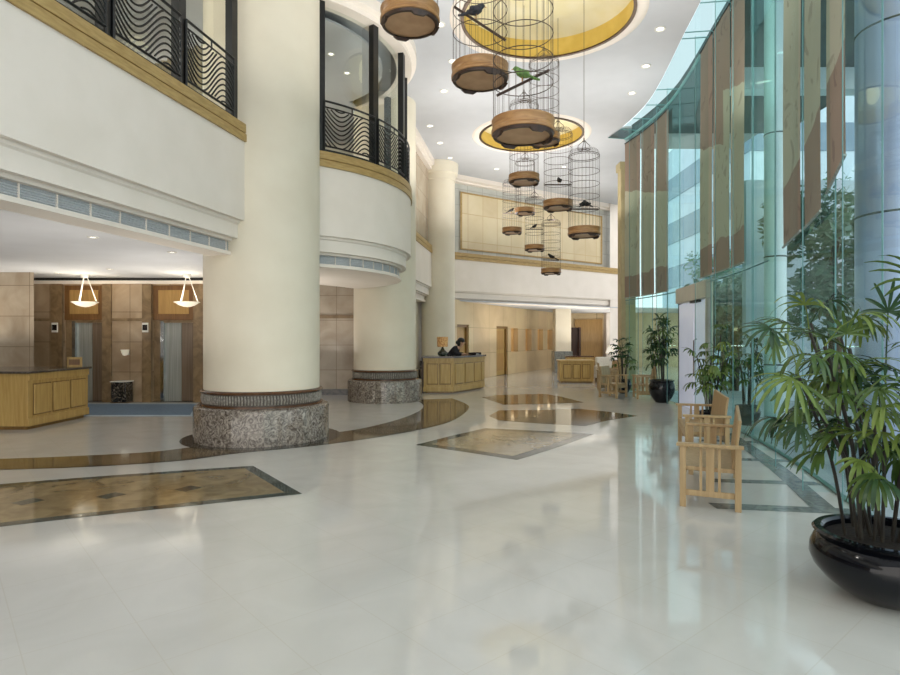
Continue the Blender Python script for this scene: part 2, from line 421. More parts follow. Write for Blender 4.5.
def arc(a0, a1, n, r=BR):
    return [(BC[0] + r * math.cos(R(a0 + (a1 - a0) * i / n)), BC[1] + r * math.sin(R(a0 + (a1 - a0) * i / n)),
             math.cos(R(a0 + (a1 - a0) * i / n)), math.sin(R(a0 + (a1 - a0) * i / n))) for i in range(n + 1)]
C1, C2, C3 = (-3.04, 9.75), (-1.68, 15.5), (-.42, 21.0)
LP0, LP1 = (-4.88, 0.0), (-3.02, 8.9)             # left facade line
PATH_L = lpath((-5.925, -5.0), LP1, 1)
PATH_B = arc(-78, 58, 48)
PATH_M = lpath((-1.25, 16.1), (-.62, 20.5), 1)
BA, BD = (.18, 22.0), Vector((1.417, 1)).normalized()
def bk(t): return (BA[0] + BD.x * t, BA[1] + BD.y * t)
PATH_K = lpath(bk(-.9), bk(9.15), 1)

# ------------------------------------------------------------------ floor and inlays
floor = struct(MB().box(-15, -6, -.2, 16, 36, 0).build('floor', M['floor']))
# keep floor pattern axes in the world
def inlay(name, mb, m, label=None):
    o = mb.build(name, m, floor)
    if label: o['label'] = label
    return o
def flat(poly, z):
    return MB().prism(poly, z - .0018, z)
top = catmull([fp(-170, 503), fp(-60, 491), fp(0, 484.5), fp(100, 476.5), fp(200, 469.5), fp(253, 466)], 6)
bot = catmull([fp(302, 494), fp(200, 505), fp(100, 515.5), fp(0, 527), fp(-100, 540), fp(-210, 556)], 6)
poly = top + bot
inlay('inlay_border', flat(poly, .0028), M['inlay_green'])
inlay('inlay_field', flat(inset(poly, .13), .0042), M['inlay_tan'])
for (px, py) in ((28, 502), (111, 496), (188, 489)):
    x, y = fp(px, py)
    inlay('inlay_diamond', flat([(x - .13, y - .05), (x + .03, y - .13), (x + .13, y + .05), (x - .03, y + .13)], .0055), M['inlay_green'])
lo_ = catmull([fp(-150, 474), fp(0, 470), fp(90, 467), fp(180, 461), fp(238, 453.5), fp(324, 445), fp(397, 434), fp(440, 425), fp(458, 417.7), fp(468.5, 409), fp(466, 404), fp(452, 398.5)], 8)
hi_ = catmull([fp(-150, 462), fp(0, 459), fp(90, 455.5), fp(152, 452), fp(196, 447), fp(262, 441), fp(327, 433.7), fp(365, 428), fp(400, 419), fp(420, 410.6), fp(423, 405), fp(416, 400)], 8)
inlay('inlay_band', strip(hi_, lo_, .0022), M['inlay_brown'])
edge = [(p[0] + (q[0] - p[0]) * .10, p[1] + (q[1] - p[1]) * .10) for p, q in zip(lo_, hi_)]
inlay('inlay_edge', strip(edge, lo_, .0036), M['inlay_dark'])
inlay('inlay_disc', MB().prism([(C1[0] + 1.24 * math.cos(2 * PI * i / 48), C1[1] + 1.24 * math.sin(2 * PI * i / 48)) for i in range(48)], .003, .0046), M['inlay_dark'])
def px_poly(l): return [fp(*p) for p in l]
p3 = px_poly([(416, 445), (450, 436.3), (485, 428.5), (540, 431), (594, 434), (560, 446.5), (517, 460), (465, 452)])
inlay('inlay_border', flat(p3, .0028), M['inlay_green'])
inlay('inlay_field', flat(inset(p3, .17), .0042), M['inlay_pale'])
p4 = px_poly([(489, 416), (499, 410.5), (540, 410.2), (579, 409), (610, 412), (638, 416), (610, 420), (585, 426), (539, 423.5), (499, 420.5)])
inlay('inlay_border', flat(p4, .0028), M['inlay_dark'])
p4b = px_poly([(500, 416), (504, 412.3), (530, 411.6), (544, 412), (536, 417.6), (504, 418.8)])
inlay('inlay_field', flat(p4b, .0042), M['inlay_brown'])
p5 = px_poly([(482, 397.5), (497, 395.2), (545, 394), (566, 398), (583.5, 402.4), (545, 404), (504, 404.8)])
inlay('inlay_border', flat(p5, .0028), M['inlay_dark'])
inlay('inlay_field', flat(inset(p5, .16), .0042), M['inlay_brown'])
for (yl, yr, x0, w) in ((5.62, 5.42, 2.5, .2), (6.65, 6.5, 2.92, .17), (7.9, 7.72, 3.3, .17), (9.3, 9.1, 3.9, .17)):
    xr = gl_at(yr)[0] - .03
    inlay('inlay_strip', flat([(x0, yl), (xr, yr), (xr, yr + w), (x0, yl + w)], .0028), M['inlay_grey'])
ys = [5.55 + .3 * i for i in range(16)]
inlay('inlay_strip', strip([(gl_at(y)[0] - .42, y) for y in ys], [(gl_at(y)[0] - .2, y) for y in ys], .0034), M['inlay_grey'])

# ------------------------------------------------------------------ ceiling with recesses
RECESS = [((1.83, 11.33), 1.6), ((2.42, 17.9), 1.52)]
def ceiling():
    bm = bmesh.new()
    edges = []
    def loop(pts):
        vs = [bm.verts.new((p[0], p[1], ZC)) for p in pts]
        for i in range(len(vs)): edges.append(bm.edges.new((vs[i], vs[(i + 1) % len(vs)])))
    inner = []
    for i in range(0, len(GL), 2):
        x, nrm, tg = gl_at(GL[i][1] if i < len(GL) - 1 else GL[i][1] - .001)
        inner.append((GL[i][0] + nrm[0] * .55, GL[i][1] + nrm[1] * .55))
    loop([(-14, -6)] + inner + [(5.4, 18.3), (8.3, 27.5), (11, 36), (-14, 36)])
    for (c, r) in RECESS:
        loop([(c[0] + r * math.cos(2 * PI * i / 64), c[1] + r * math.sin(2 * PI * i / 64)) for i in range(64)])
    bmesh.ops.triangle_fill(bm, use_beauty=True, use_dissolve=False, edges=edges, normal=(0, 0, -1))
    me = bpy.data.meshes.new('ceiling'); bm.to_mesh(me); bm.free()
    me.materials.append(M['ceil'])
    o = bpy.data.objects.new('ceiling', me); COL.objects.link(o)
    return struct(o)
ceil = ceiling()
for (c, r) in RECESS:
    MB().lathe([(r, ZC), (r + .02, ZC + .06), (r + .02, ZC + .38)], 64, (c[0], c[1], 0)).build('recess_side', M['yellow'], ceil, True)
    MB().lathe([(r + .02, ZC + .38), (r * .8, ZC + .55), (r * .4, ZC + .62), (0, ZC + .64)], 64, (c[0], c[1], 0)).build('recess_dome', M['yellow_pale'], ceil, True)
    MB().lathe([(r - .03, ZC), (r - .03, ZC - .03), (r + .03, ZC - .03), (r + .03, ZC)], 64, (c[0], c[1], 0)).build('recess_rim', M['bronze'], ceil, True)
    MB().lathe([(r + .03, ZC - .004), (r + .13, ZC - .02), (r + .2, ZC - .02), (r + .24, ZC)], 64, (c[0], c[1], 0)).build('recess_moulding', M['white'], ceil, True)

# ------------------------------------------------------------------ upper facades (parapets, bands)
PROF = [(.3, 4.5), (0, 4.5), (0, 3.33), (.07, 3.33), (.07, 3.29), (.10, 3.27), (.10, 3.07), (.19, 3.07), (.19, 3.03), (.25, 3.03)]
LIP = [(.26, 2.88), (.21, 2.88), (.21, 2.83), (.6, 2.83), (.6, 3.1)]
BAND = [(.05, 4.49), (-.03, 4.49), (-.03, 4.60), (0, 4.606), (0, 4.616), (-.022, 4.622), (-.022, 4.75), (.42, 4.75)]
VENT = [(.25, 3.0), (.25, 2.89)]
def facade(path, wname, tname, n):
    w = struct(MB().sweep(path, PROF).build(wname, M['white'], None, True))
    MB().sweep(path, LIP).build('soffit_lip', M['white'], w)
    struct(MB().sweep(path, BAND).build(tname, M['gold_stone'], None, True))
    return w
wl = facade(PATH_L, 'wall_left', 'trim_1', 1)
wb = facade(PATH_B, 'wall_left_bay', 'trim_2', 1)
wm = facade(PATH_M, 'wall_left_far', 'trim_3', 1)
MB().sweep(PATH_M, [(.25, 3.03), (.26, 2.88)]).build('soffit_recess', M['white'], wm)
MB().sweep(PATH_B, [(.27, 3.06), (.27, 2.83)]).build('soffit_back', M['white'], wb)
MB().sweep(PATH_L, [(.27, 3.06), (.27, 2.83)]).build('soffit_back', M['white'], wl)
def vent(path, label, s0, s1, step, n_between=0):
    t = thing('air_grille', label, 'air vent')
    MB().sweep(path, [(.262, 3.03), (.262, 2.88)]).build('grille', M['vent'], t)
    # blades and dividers
    bl = MB()
    for k in range(1, 6):
        z = 2.88 + .15 * k / 6
        bl.sweep(path, [(.262, z + .006), (.246, z), (.262, z - .006)])
    bl.build('blades', M['vent'], t)
    tot = [0]
    for i in range(len(path) - 1): tot.append(tot[-1] + math.hypot(path[i + 1][0] - path[i][0], path[i + 1][1] - path[i][1]))
    s = step * .5
    while s < tot[-1]:
        for i in range(len(path) - 1):
            if tot[i] <= s <= tot[i + 1]:
                u = (s - tot[i]) / (tot[i + 1] - tot[i])
                x = path[i][0] + u * (path[i + 1][0] - path[i][0]); y = path[i][1] + u * (path[i + 1][1] - path[i][1])
                nx, ny = path[i][2], path[i][3]
                mt = Matrix.Translation((x - nx * .255, y - ny * .255, 0)) @ Matrix.Rotation(math.atan2(ny, nx), 4, 'Z')
                dv = MB(); dv.box(-.010, -.006, 2.88, .012, .006, 3.03, mt); dv.build('divider', M['white'], t)
        s += step
vent(PATH_L, 'long straight grey air grille along the left ceiling edge', 0, 9, .42)
vent(PATH_B, 'curved grey air grille under the rounded balcony', 0, 9, .34)

# lobby ceilings and upper floors
left_poly = [(-14.5, -5)] + [(PATH_L[0][0] - .6, PATH_L[0][1])] + [(LP1[0] - .6, LP1[1])] + [(x - nx * .6, y - ny * .6) for (x, y, nx, ny) in arc(-70, 55, 24)] + [(-1.6, 16.4), (-1.0, 20.6), (-1.0, 22.4), (-14.5, 22.4)]
struct(MB().prism(left_poly, 3.1, 3.13).build('ceiling_lobby', M['ceil']))
soff = MB()
a = arc(-72, 56, 32)
st1 = [(x - nx * .21, y - ny * .21) for (x, y, nx, ny) in a]
struct(MB().prism(st1 + [BC], 2.825, 2.835).build('ceiling_bay', M['white']))
struct(MB().prism(left_poly, 4.40, 4.74).build('floor_upper', M['up_wall']))
struct(MB().prism(left_poly, 7.33, 7.37).build('ceiling_upper', M['ceil']))
for nm, path in (('trim_4', PATH_L), ('trim_5', arc(-78, 58, 48)), ('trim_6', PATH_M)):
    struct(MB().sweep(path, [(.3, 7.32), (-.02, 7.32), (-.02, 7.42), (-.12, 7.46), (-.12, ZC)]).build(nm, M['white'], None, True))
struct(MB().sweep(lpath((-1.25, 16.1), (-.36, 22.3), 1), [(.5, 0), (.5, 3.1)]).build('wall_left_far_lower', M['cream']))
# upper rooms behind the bay windows
struct(MB().box(-14.5, 17.6, 4.74, -2.6, 17.7, 7.33).build('wall_upper_far', M['up_wall']))
struct(MB().box(-8.2, -5, 4.74, -8.1, 17.6, 7.33).build('wall_upper_left', M['up_wall']))
cur = MB()
def folds(mb, x0, y0, x1, y1, z0, z1, amp=.05, n=60):
    vs = []
    L_ = math.hypot(x1 - x0, y1 - y0); nx, ny = -(y1 - y0) / L_, (x1 - x0) / L_
    for i in range(n + 1):
        t = i / n; w = amp * math.sin(t * L_ * 2 * PI / .22)
        for z in (z0, z1): vs.append((x0 + (x1 - x0) * t + nx * w, y0 + (y1 - y0) * t + ny * w, z))
    mb.add(vs, [(2 * i, 2 * i + 2, 2 * i + 3, 2 * i + 1) for i in range(n)])
folds(cur, -7.9, 13.2, -3.2, 17.2, 4.76, 6.25, n=220)
tag(cur.build('curtain', M['curtain'], None, True), 'pleated beige curtain behind the rounded balcony glass', 'curtain')
cur = MB(); folds(cur, -7.3, 13.0, -4.6, 11.2, 4.76, 7.1, n=120)
tag(cur.build('curtain', M['curtain'], None, True), 'grey pleated curtain behind the left balcony railing', 'curtain')

# bay windows, posts and railings
def ppos(path_fn, s, off, z):
    x, y, nx, ny = path_fn(s); return Vector((x - nx * off, y - ny * off, z))
LD = Vector((LP1[0] - LP0[0], LP1[1] - LP0[1])).normalized()
def line_fn(y):      # parameter is the depth along the left facade
    x = LP0[0] + (y - LP0[1]) * LD.x / LD.y
    return (x, y, LD.y, -LD.x)
def arc_fn(a):
    return (BC[0] + BR * math.cos(R(a)), BC[1] + BR * math.sin(R(a)), math.cos(R(a)), math.sin(R(a)))
def bay(fn, posts, wname, labels, thick):
    win = None
    n = 10
    w = MB()
    for i in range(len(posts) - 1):
        ss = [posts[i] + (posts[i + 1] - posts[i]) * k / n for k in range(n + 1)]
        g = MB().sweep([fn(s) for s in ss], [(.2, 7.32), (.2, 4.75)])
        if win is None: win = struct(g.build(wname, M['bay_glass'], None, True))
        else: g.build('pane', M['bay_glass'], win, True)
    for s in posts:
        x, y, nx, ny = fn(s)
        mt = Matrix.Translation((x - nx * .10, y - ny * .10, 0)) @ Matrix.Rotation(math.atan2(ny, nx), 4, 'Z')
        MB().box(-.06, -thick, 4.75, .05, thick, 7.32, mt).build('window_post', M['black'], win)
    MB().sweep([fn(posts[0] + (posts[-1] - posts[0]) * k / 60) for k in range(61)], [(.12, 4.75), (.05, 4.75), (.05, 4.81), (.12, 4.81)]).build('window_sill', M['black'], win)
    for i, lab in enumerate(labels):
        if lab is None: continue
        a0, a1 = posts[i], posts[i + 1]; da = (a1 - a0) * .045
        ss = [a0 + da + (a1 - a0 - 2 * da) * k / 28 for k in range(29)]
        r = thing('wavy_railing', lab, 'railing')
        OFF = .035
        MB().tube([ppos(fn, s, OFF, 5.62) for s in ss], .018, 6).build('top_rail', M['black'], r)
        MB().tube([ppos(fn, s, OFF, 5.52) for s in ss], .013, 6).build('middle_rail', M['black'], r)
        MB().tube([ppos(fn, s, OFF, 4.86) for s in ss], .016, 6).build('bottom_rail', M['black'], r)
        MB().tube([ppos(fn, ss[0], OFF, 4.75), ppos(fn, ss[0], OFF, 5.62)], .016, 6).build('end_bar', M['black'], r)
        MB().tube([ppos(fn, ss[-1], OFF, 4.75), ppos(fn, ss[-1], OFF, 5.62)], .016, 6).build('end_bar', M['black'], r)
        MB().tube([ppos(fn, ss[14], OFF, 5.52), ppos(fn, ss[14], OFF, 5.62)], .012, 6).build('spacer', M['black'], r)
        bars = MB()
        for b in range(-4, 12):
            z0 = 4.84 + b * .078
            run = []
            for k, s in enumerate(ss):
                t = k / 28
                z = z0 + .20 * math.sin(2 * PI * (t * 1.0 + .47)) + .08 * (t - .5)
                if 4.86 <= z <= 5.52: run.append(ppos(fn, s, OFF, z))
                else:
                    if len(run) > 1: bars.tube(run, .0125, 5)
                    run = []
            if len(run) > 1: bars.tube(run, .0125, 5)
        bars.build('wavy_bars', M['black'], r, True)
    return win
bay(line_fn, [3.9, 5.12, 6.33, 7.52, 8.68], 'window_1',
    [None, 'leftmost cropped bay of black wavy railing on the left balcony', 'middle bay of black wavy railing on the left balcony', 'black wavy railing bay right beside the large front column'], .07)
bay(arc_fn, [-78, -56, -33, -10, 13, 36], 'window_2',
    [None, 'wide black wavy railing bay on the rounded balcony beside the front column', 'narrower black wavy railing bay on the rounded balcony between two posts', 'edge-on black wavy railing at the far rim of the rounded balcony', None], .07)
# far left facade: upper window wall between the second and third columns
struct(MB().sweep(PATH_M, [(.12, 4.75), (.12, 7.32)]).build('window_3', M['stone_light']))

# ------------------------------------------------------------------ columns
def column(c, r, zt, label, rp, capital=False):
    t = thing('round_column', label, 'column', (c[0], c[1], 0))
    MB().lathe([(r, .80), (r, zt)], 64).build('shaft', M['cream'], t, True)
    # plinth with a stepped profile
    MB().lathe([(0, 0), (rp, 0), (rp, .50), (rp - .012, .53), (rp - .04, .545), (r + .01, .55)], 64).build('plinth', M['plinth'], t, True)
    MB().lathe([(r + .02, .545), (r + .05, .55), (r + .05, .58), (r + .01, .585)], 64).build('lower_rim', M['rim'], t, True)
    MB().lathe([(r + .012, .575), (r + .012, .76)], 64).build('frieze', M['frieze_dark'], t, True)
    fl = MB()
    n = int(2 * PI * r / .046)
    for k in range(n):
        a = 2 * PI * k / n
        mt = Matrix.Rotation(a, 4, 'Z') @ Matrix.Translation((r + .010, 0, 0))
        fl.tube([mt @ Vector((.004, .0, .60)), mt @ Vector((.012, .006, .665)), mt @ Vector((.004, -.004, .735))], [.012, .016, .012], 6)
    fl.build('fluting', M['frieze'], t, True)
    MB().lathe([(r + .01, .75), (r + .05, .755), (r + .055, .775), (r + .035, .795), (r, .80)], 64).build('upper_rim', M['rim'], t, True)
    if capital:
        MB().lathe([(r, zt - .62), (r + .03, zt - .60), (r + .03, zt - .40), (r + .10, zt - .36), (r + .12, zt - .2), (r + .12, zt), (0, zt)], 64).build('capital', M['cream'], t, True)
    return t
column(C1, .90, ZC, 'large round cream column in front with speckled marble plinth', 1.05)
column(C2, .80, ZC, 'middle round cream column rising behind the rounded balcony, with speckled marble plinth', .955)
column(C3, .59, ZC, 'slender tall cream column behind the concierge counter', .7, True)

# ------------------------------------------------------------------ walls with openings
def holed_wall(p, q, z0, z1, holes, depth, name, m, rev=None):
    """vertical wall from p to q facing right-hand side; holes (s0,s1,za,zb) get reveals going back by depth"""
    dx, dy = q[0] - p[0], q[1] - p[1]; l = math.hypot(dx, dy); dx, dy = dx / l, dy / l
    bx_, by_ = -dy, dx
    ss = sorted({0, l} | {h[0] for h in holes} | {h[1] for h in holes}); zs = sorted({z0, z1} | {h[2] for h in holes} | {h[3] for h in holes})
    P = lambda s, d, z: (p[0] + dx * s + bx_ * d, p[1] + dy * s + by_ * d, z)
    mb = MB()
    for i in range(len(ss) - 1):
        for j in range(len(zs) - 1):
            sm, zm = (ss[i] + ss[i + 1]) / 2, (zs[j] + zs[j + 1]) / 2
            if any(h[0] < sm < h[1] and h[2] < zm < h[3] for h in holes): continue
            mb.add([P(ss[i], 0, zs[j]), P(ss[i + 1], 0, zs[j]), P(ss[i + 1], 0, zs[j + 1]), P(ss[i], 0, zs[j + 1])], [(0, 1, 2, 3)])
    for (a, b, c, d) in holes:
        mb.add([P(a, 0, c), P(a, depth, c), P(a, depth, d), P(a, 0, d)], [(0, 1, 2, 3)])
        mb.add([P(b, 0, c), P(b, depth, c), P(b, depth, d), P(b, 0, d)], [(0, 1, 2, 3)])
        mb.add([P(a, 0, c), P(b, 0, c), P(b, depth, c), P(a, depth, c)], [(0, 1, 2, 3)])
        mb.add([P(a, 0, d), P(b, 0, d), P(b, depth, d), P(a, depth, d)], [(0, 1, 2, 3)])
    o = struct(mb.build(name, m))
    return o, P

# lift lobby back wall
LY = 15.0
lx = lambda px: (px - 450) * LY / 600
wall_lift, PL = holed_wall((-12.5, LY), (-4.6, LY), 0, 3.1,
    [(lx(63) + 12.5, lx(103) + 12.5, 0, 2.92), (lx(152) + 12.5, lx(194) + 12.5, 0, 2.92)], .28, 'wall_back_lobby', M['stone'])
for (a, b) in ((52, 63), (103, 112), (143, 152), (194, 204)):
    MB().box(lx(a), LY - .05, 0, lx(b), LY + .02, 2.95).build('pilaster', M['stone_dark'], wall_lift)
for (a, b) in ((34, 52), (112, 143)):
    MB().box(lx(a), LY - .03, 2.02, lx(b), LY + .02, 2.09).build('dado_line', M['stone_dark'], wall_lift)
MB().box(-12.5, LY - .07, 2.95, -4.6, LY - .02, 3.03).build('cornice_strip', M['white'], wall_lift)
MB().box(-12.5, LY - .04, 3.03, -4.6, LY - .01, 3.10).build('ceiling_slot', M['vent_dk'], wall_lift)
def lift(px0, px1, nm):
    x0, x1 = lx(px0), lx(px1); w = x1 - x0
    d = struct(MB().box(x0, LY + .22, 0, x1, LY + .28, 2.92).build(nm, M['wood_brown']))
    fr = MB().box(x0, LY + .10, 0, x0 + .22, LY + .22, 2.05).box(x0 + .22, LY + .10, 1.98, x1, LY + .22, 2.05).box(x1 - .03, LY + .10, 0, x1, LY + .22, 1.98)
    fr.build('door_frame', M['stone_dark'], d)
    MB().box(x0 + .17, LY + .08, 0, x0 + .25, LY + .2, 2.02).build('door_jamb', M['chrome'], d)
    xm = x0 + .22 + (w - .25) * .55
    MB().box(x0 + .25, LY + .17, 0, xm - .004, LY + .215, 1.98).build('door_leaf', M['steel'], d)
    MB().box(xm + .004, LY + .17, 0, x1 - .03, LY + .215, 1.98).build('door_leaf', M['steel_dim'], d)
    MB().box(x0, LY + .05, 2.05, x1, LY + .22, 2.92).build('header_panel', M['wood_brown'], d, bevel=.01)
    MB().box(x0 + .14, LY + .03, 2.2, x1 - .14, LY + .05, 2.8).build('header_inset', M['wood_tan'], d, bevel=.008)
lift(63, 103, 'door_1'); lift(152, 194, 'door_2')
for px, lab in ((56.5, 'small lift floor display beside the left lift'), (146.5, 'small lift floor display beside the right lift')):
    x = lx(px)
    t = thing('lift_display', lab, 'lift display', (x, LY - .05, 1.74))
    MB().box(-.075, -.03, 0, .075, 0, .24).build('housing', M['white_gloss'], t, bevel=.006)
    MB().box(-.06, -.036, .05, .06, -.03, .19).build('screen', M['display'], t)
# stone block at far left, and lobby walls beyond
struct(MB().prism([(-12.8, 13.7), (-9.5, 13.7), (-10.45, 14.94), (-12.8, 14.94)], 0, 3.1).build('wall_left_lobby', M['stone_light']))
wst = struct(MB().box(-4.7, 16.9, 0, -1.2, 17.0, 3.1).build('wall_behind_columns', M['stone_light']))
MB().box(-4.7, 16.86, 2.15, -1.2, 16.9, 2.25).build('dado_line', M['stone_dark'], wst)
struct(MB().box(-4.7, 15.0, 0, -4.6, 17.0, 3.1).build('wall_lobby_side', M['stone']))
struct(MB().box(-4.6, 16.82, 0, -1.2, 16.9, .16).build('baseboard_back', M['inlay_dark']))
struct(MB().box(-12.9, -5, 0, -12.8, 15, 3.1).build('wall_lobby_left', M['stone_light']))

# back facade
struct(MB().sweep(PATH_K, PROF + [(.24, 2.95), (.6, 2.95)]).build('wall_back', M['white'], None, True))
struct(MB().sweep(PATH_K, BAND).build('trim_7', M['gold_stone'], None, True))
wu = struct(MB().sweep(PATH_K, [(.36, 4.7), (.36, ZC)]).build('wall_back_upper', M['tile_grey']))
PK = lambda t0, t1: lpath(bk(t0), bk(t1), 1)
MB().sweep(PK(.55, 8.35), [(.36, 4.98), (.33, 4.98), (.33, 7.05), (.36, 7.05)]).build('panel_field', M['stone_upper'], wu)
for (a, b, z0, z1) in ((.5, 8.4, 7.05, 7.1), (.5, 8.4, 4.93, 4.98), (8.33, 8.42, 4.93, 7.1), (.47, .56, 4.93, 7.1)):
    MB().sweep(PK(a, b), [(.36, z0), (.31, z0), (.31, z1), (.36, z1)]).build('panel_frame', M['gold_stone'], wu)
struct(MB().sweep(PATH_K, [(.4, 7.38), (.2, 7.40), (.2, 7.46), (.06, 7.5), (.06, ZC)]).build('trim_8', M['white'], None, True))
struct(MB().sweep(PK(8.6, 9.15), [(.4, 0), (.02, 0), (.02, ZC), (.4, ZC)]).build('trim_9', M['white']))
# low ceiling behind the back facade and the niche wall
NW0, NW1 = (.1, 21.63), (5.75, 32.5)
struct(MB().prism([bk(-.9), bk(9.15), (13, 28.5), (13, 36), (3, 36), (-1.2, 21.6)], 2.96, 3.0).build('ceiling_back', M['ceil']))
nd = Vector((NW1[0] - NW0[0], NW1[1] - NW0[1])); nl = nd.length; nd.normalize()
def ns(px):           # distance along the niche wall for a picture column
    k = (px - CX) / F
    return (k * NW0[1] - NW0[0]) / (nd.x - k * nd.y)
holes = [(ns(a), ns(b), .98, 2.04) for a, b in ((511, 518), (525.5, 531.5), (537.5, 543), (547.5, 552.5))]
doors = [(ns(457), ns(469), 0, 2.1), (ns(496.5), ns(508), 0, 2.1)]
wn, PN = holed_wall(NW0, NW1, 0, 3.0, holes + doors, .22, 'wall_back_niches', M['stone_back'])
def npanel(a, b, c, d, dp, t, name, m, parent=None):
    mb = MB()
    vs = [PN(s, q, z) for z in (c, d) for q in (dp - t, dp) for s in (a, b)]
    mb.add(vs, [(0, 2, 3, 1), (4, 5, 7, 6), (0, 1, 5, 4), (2, 6, 7, 3), (0, 4, 6, 2), (1, 3, 7, 5)])
    return mb.build(name, m, parent)
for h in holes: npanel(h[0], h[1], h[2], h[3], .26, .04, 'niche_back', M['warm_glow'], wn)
for i, h in enumerate(doors):
    d = struct(npanel(h[0], h[1], 0, 2.1, .18, .05, 'door_%d' % (3 + i), M['wood']))
    w = h[1] - h[0]
    npanel(h[0], h[0] + .1, 0, 2.1, .13, .08, 'door_frame', M['wood_dk'], d)
    npanel(h[1] - .1, h[1], 0, 2.1, .13, .08, 'door_frame', M['wood_dk'], d)
    npanel(h[0], h[1], 2.0, 2.1, .13, .08, 'door_frame', M['wood_dk'], d)
    npanel(h[0] + .22, h[1] - .22, 1.1, 1.9, .13, .02, 'door_panel', M['wood_tan'], d)
    npanel(h[0] + .22, h[1] - .22, .2, .95, .13, .02, 'door_panel', M['wood_tan'], d)
# square pillar and far recess
t = thing('square_pillar', 'square white pillar with dark marble base by the wall niches', 'pillar', (5.28, 28.3, 0), R(0))
MB().box(-.36, -.36, .98, .36, .36, 2.96).build('shaft', M['cream'], t)
MB().box(-.42, -.42, 0, .42, .42, .98).build('base', M['inlay_grey'], t, bevel=.02)
struct(MB().box(5.75, 33.0, 0, 13, 33.1, 3.0).build('wall_far_recess', M['stone_back']))
struct(MB().box(6.85, 32.9, 0, 8.35, 33.0, 2.62).build('trim_10', M['wood_tan']))
struct(MB().box(8.45, 32.4, 0, 8.8, 33.0, 2.96).build('trim_11', M['white']))
d = struct(MB().box(6.75, 31.4, 0, 6.85, 32.9, 2.15).build('door_5', M['wood_red']))
d = MB().box(6.35, 31.6, 0, 6.75, 31.7, 2.15).build('door_leaf', M['wood_red'], d)

# ------------------------------------------------------------------ glass front
panes_y = [-4.4, -3.2, -2.0, -.8, .4, 1.6, 2.8, 3.95, 5.1, 6.2, 7.35, 8.5, 9.6, 10.7, 11.75, 12.0, 14.5, 15.5, 16.5, 17.4, 18.15]
def glass_seg(y0, y1, z0, z1, n=5):
    pts = [(gl_at(y0 + (y1 - y0) * k / n)[0], y0 + (y1 - y0) * k / n) for k in range(n + 1)]
    return MB().add([(x, y, z) for (x, y) in pts for z in (z0, z1)], [(2 * i, 2 * i + 2, 2 * i + 3, 2 * i + 1) for i in range(n)])
front = None
DY0, DY1 = 12.0, 14.5
for i in range(len(panes_y) - 1):
    y0, y1 = panes_y[i], panes_y[i + 1]
    z0 = 2.78 if y0 == DY0 else 0
    g = glass_seg(y0, y1, z0, ZC)
    gm = M['glass'] if y0 > 8 else M['glass_near']
    if front is None: front = struct(g.build('window_4', gm, None, True))
    else: g.build('pane', gm, front, True)
for y in panes_y[:-1]:
    if y == 11.75: continue
    x, nrm, tg = gl_at(y)
    z0 = 2.78 if 12 < y < 14 else 0
    if y > 15: w = .28
    else: w = .30
    MB().add([(x, y, z0), (x + nrm[0] * w, y + nrm[1] * w, z0), (x + nrm[0] * w, y + nrm[1] * w, ZC), (x, y, ZC)], [(0, 1, 2, 3)]).build('glass_fin', M['fin'], front)
    MB().tube([(x + nrm[0] * w, y + nrm[1] * w, z0), (x + nrm[0] * w, y + nrm[1] * w, ZC)], .006, 4).build('fin_edge', M['edge'], front)
    MB().tube([(x, y, z0), (x, y, ZC)], .009, 4).build('pane_joint', M['edge'], front)
# glass soffit strip and head rail
def offs(y, o):
    x, nrm, tg = gl_at(y); return (x + nrm[0] * o, y + nrm[1] * o)
yy = [-5.9 + (18.15 + 5.9) * k / 90 for k in range(91)]
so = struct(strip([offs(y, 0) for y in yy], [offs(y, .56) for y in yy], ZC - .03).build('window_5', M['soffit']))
for y in panes_y[1:]:
    a, b = offs(y, 0), offs(y, .56)
    MB().tube([(a[0], a[1], ZC - .03), (b[0], b[1], ZC - .03)], .012, 4).build('soffit_joint', M['edge'], so)
MB().tube([(gl_at(y)[0] - .01, y, ZC - .04) for y in yy], .035, 6).build('head_rail', M['edge'], so)
struct(MB().box(4.5, 18.0, ZC + .25, 9.5, 20, ZC + .3).build('ceiling_corner', M['ceil']))
MB().tube([(gl_at(y)[0], y, .02) for y in yy if y < DY0], .025, 4).build('sill_rail', M['edge'], front)
MB().tube([(gl_at(y)[0], y, 2.74) for y in yy if y > DY1 or 8.6 < y < DY0], .014, 4).build('transom_rail', M['edge'], front)

# entrance double door in the glass
def on_gl(y, o, z):
    x, nrm, tg = gl_at(y); return (x + nrm[0] * o, y + nrm[1] * o, z)
def gl_panel(y0, y1, z0, z1, o0, o1, n=4):
    vs = []; fs = []
    for k in range(n + 1):
        y = y0 + (y1 - y0) * k / n
        vs += [on_gl(y, o0, z0), on_gl(y, o1, z0), on_gl(y, o1, z1), on_gl(y, o0, z1)]
    for k in range(n):
        a = 4 * k; b = a + 4
        for j in range(4): fs.append((a + j, a + (j + 1) % 4, b + (j + 1) % 4, b + j))
    fs += [(0, 1, 2, 3), (4 * n, 4 * n + 3, 4 * n + 2, 4 * n + 1)]
    return MB().add(vs, fs)
d = struct(gl_panel(DY0, DY1, 2.42, 2.77, -.04, .10).build('door_6', M['transom']))
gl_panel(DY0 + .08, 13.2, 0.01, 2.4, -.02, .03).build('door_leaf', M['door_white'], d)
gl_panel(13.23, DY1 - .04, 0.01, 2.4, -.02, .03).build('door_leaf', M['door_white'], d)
gl_panel(DY0, DY0 + .08, 0, 2.42, -.04, .09, 1).build('door_jamb', M['transom'], d)
gl_panel(DY1 - .04, DY1, 0, 2.42, -.04, .04, 1).build('door_jamb', M['vent_dk'], d)
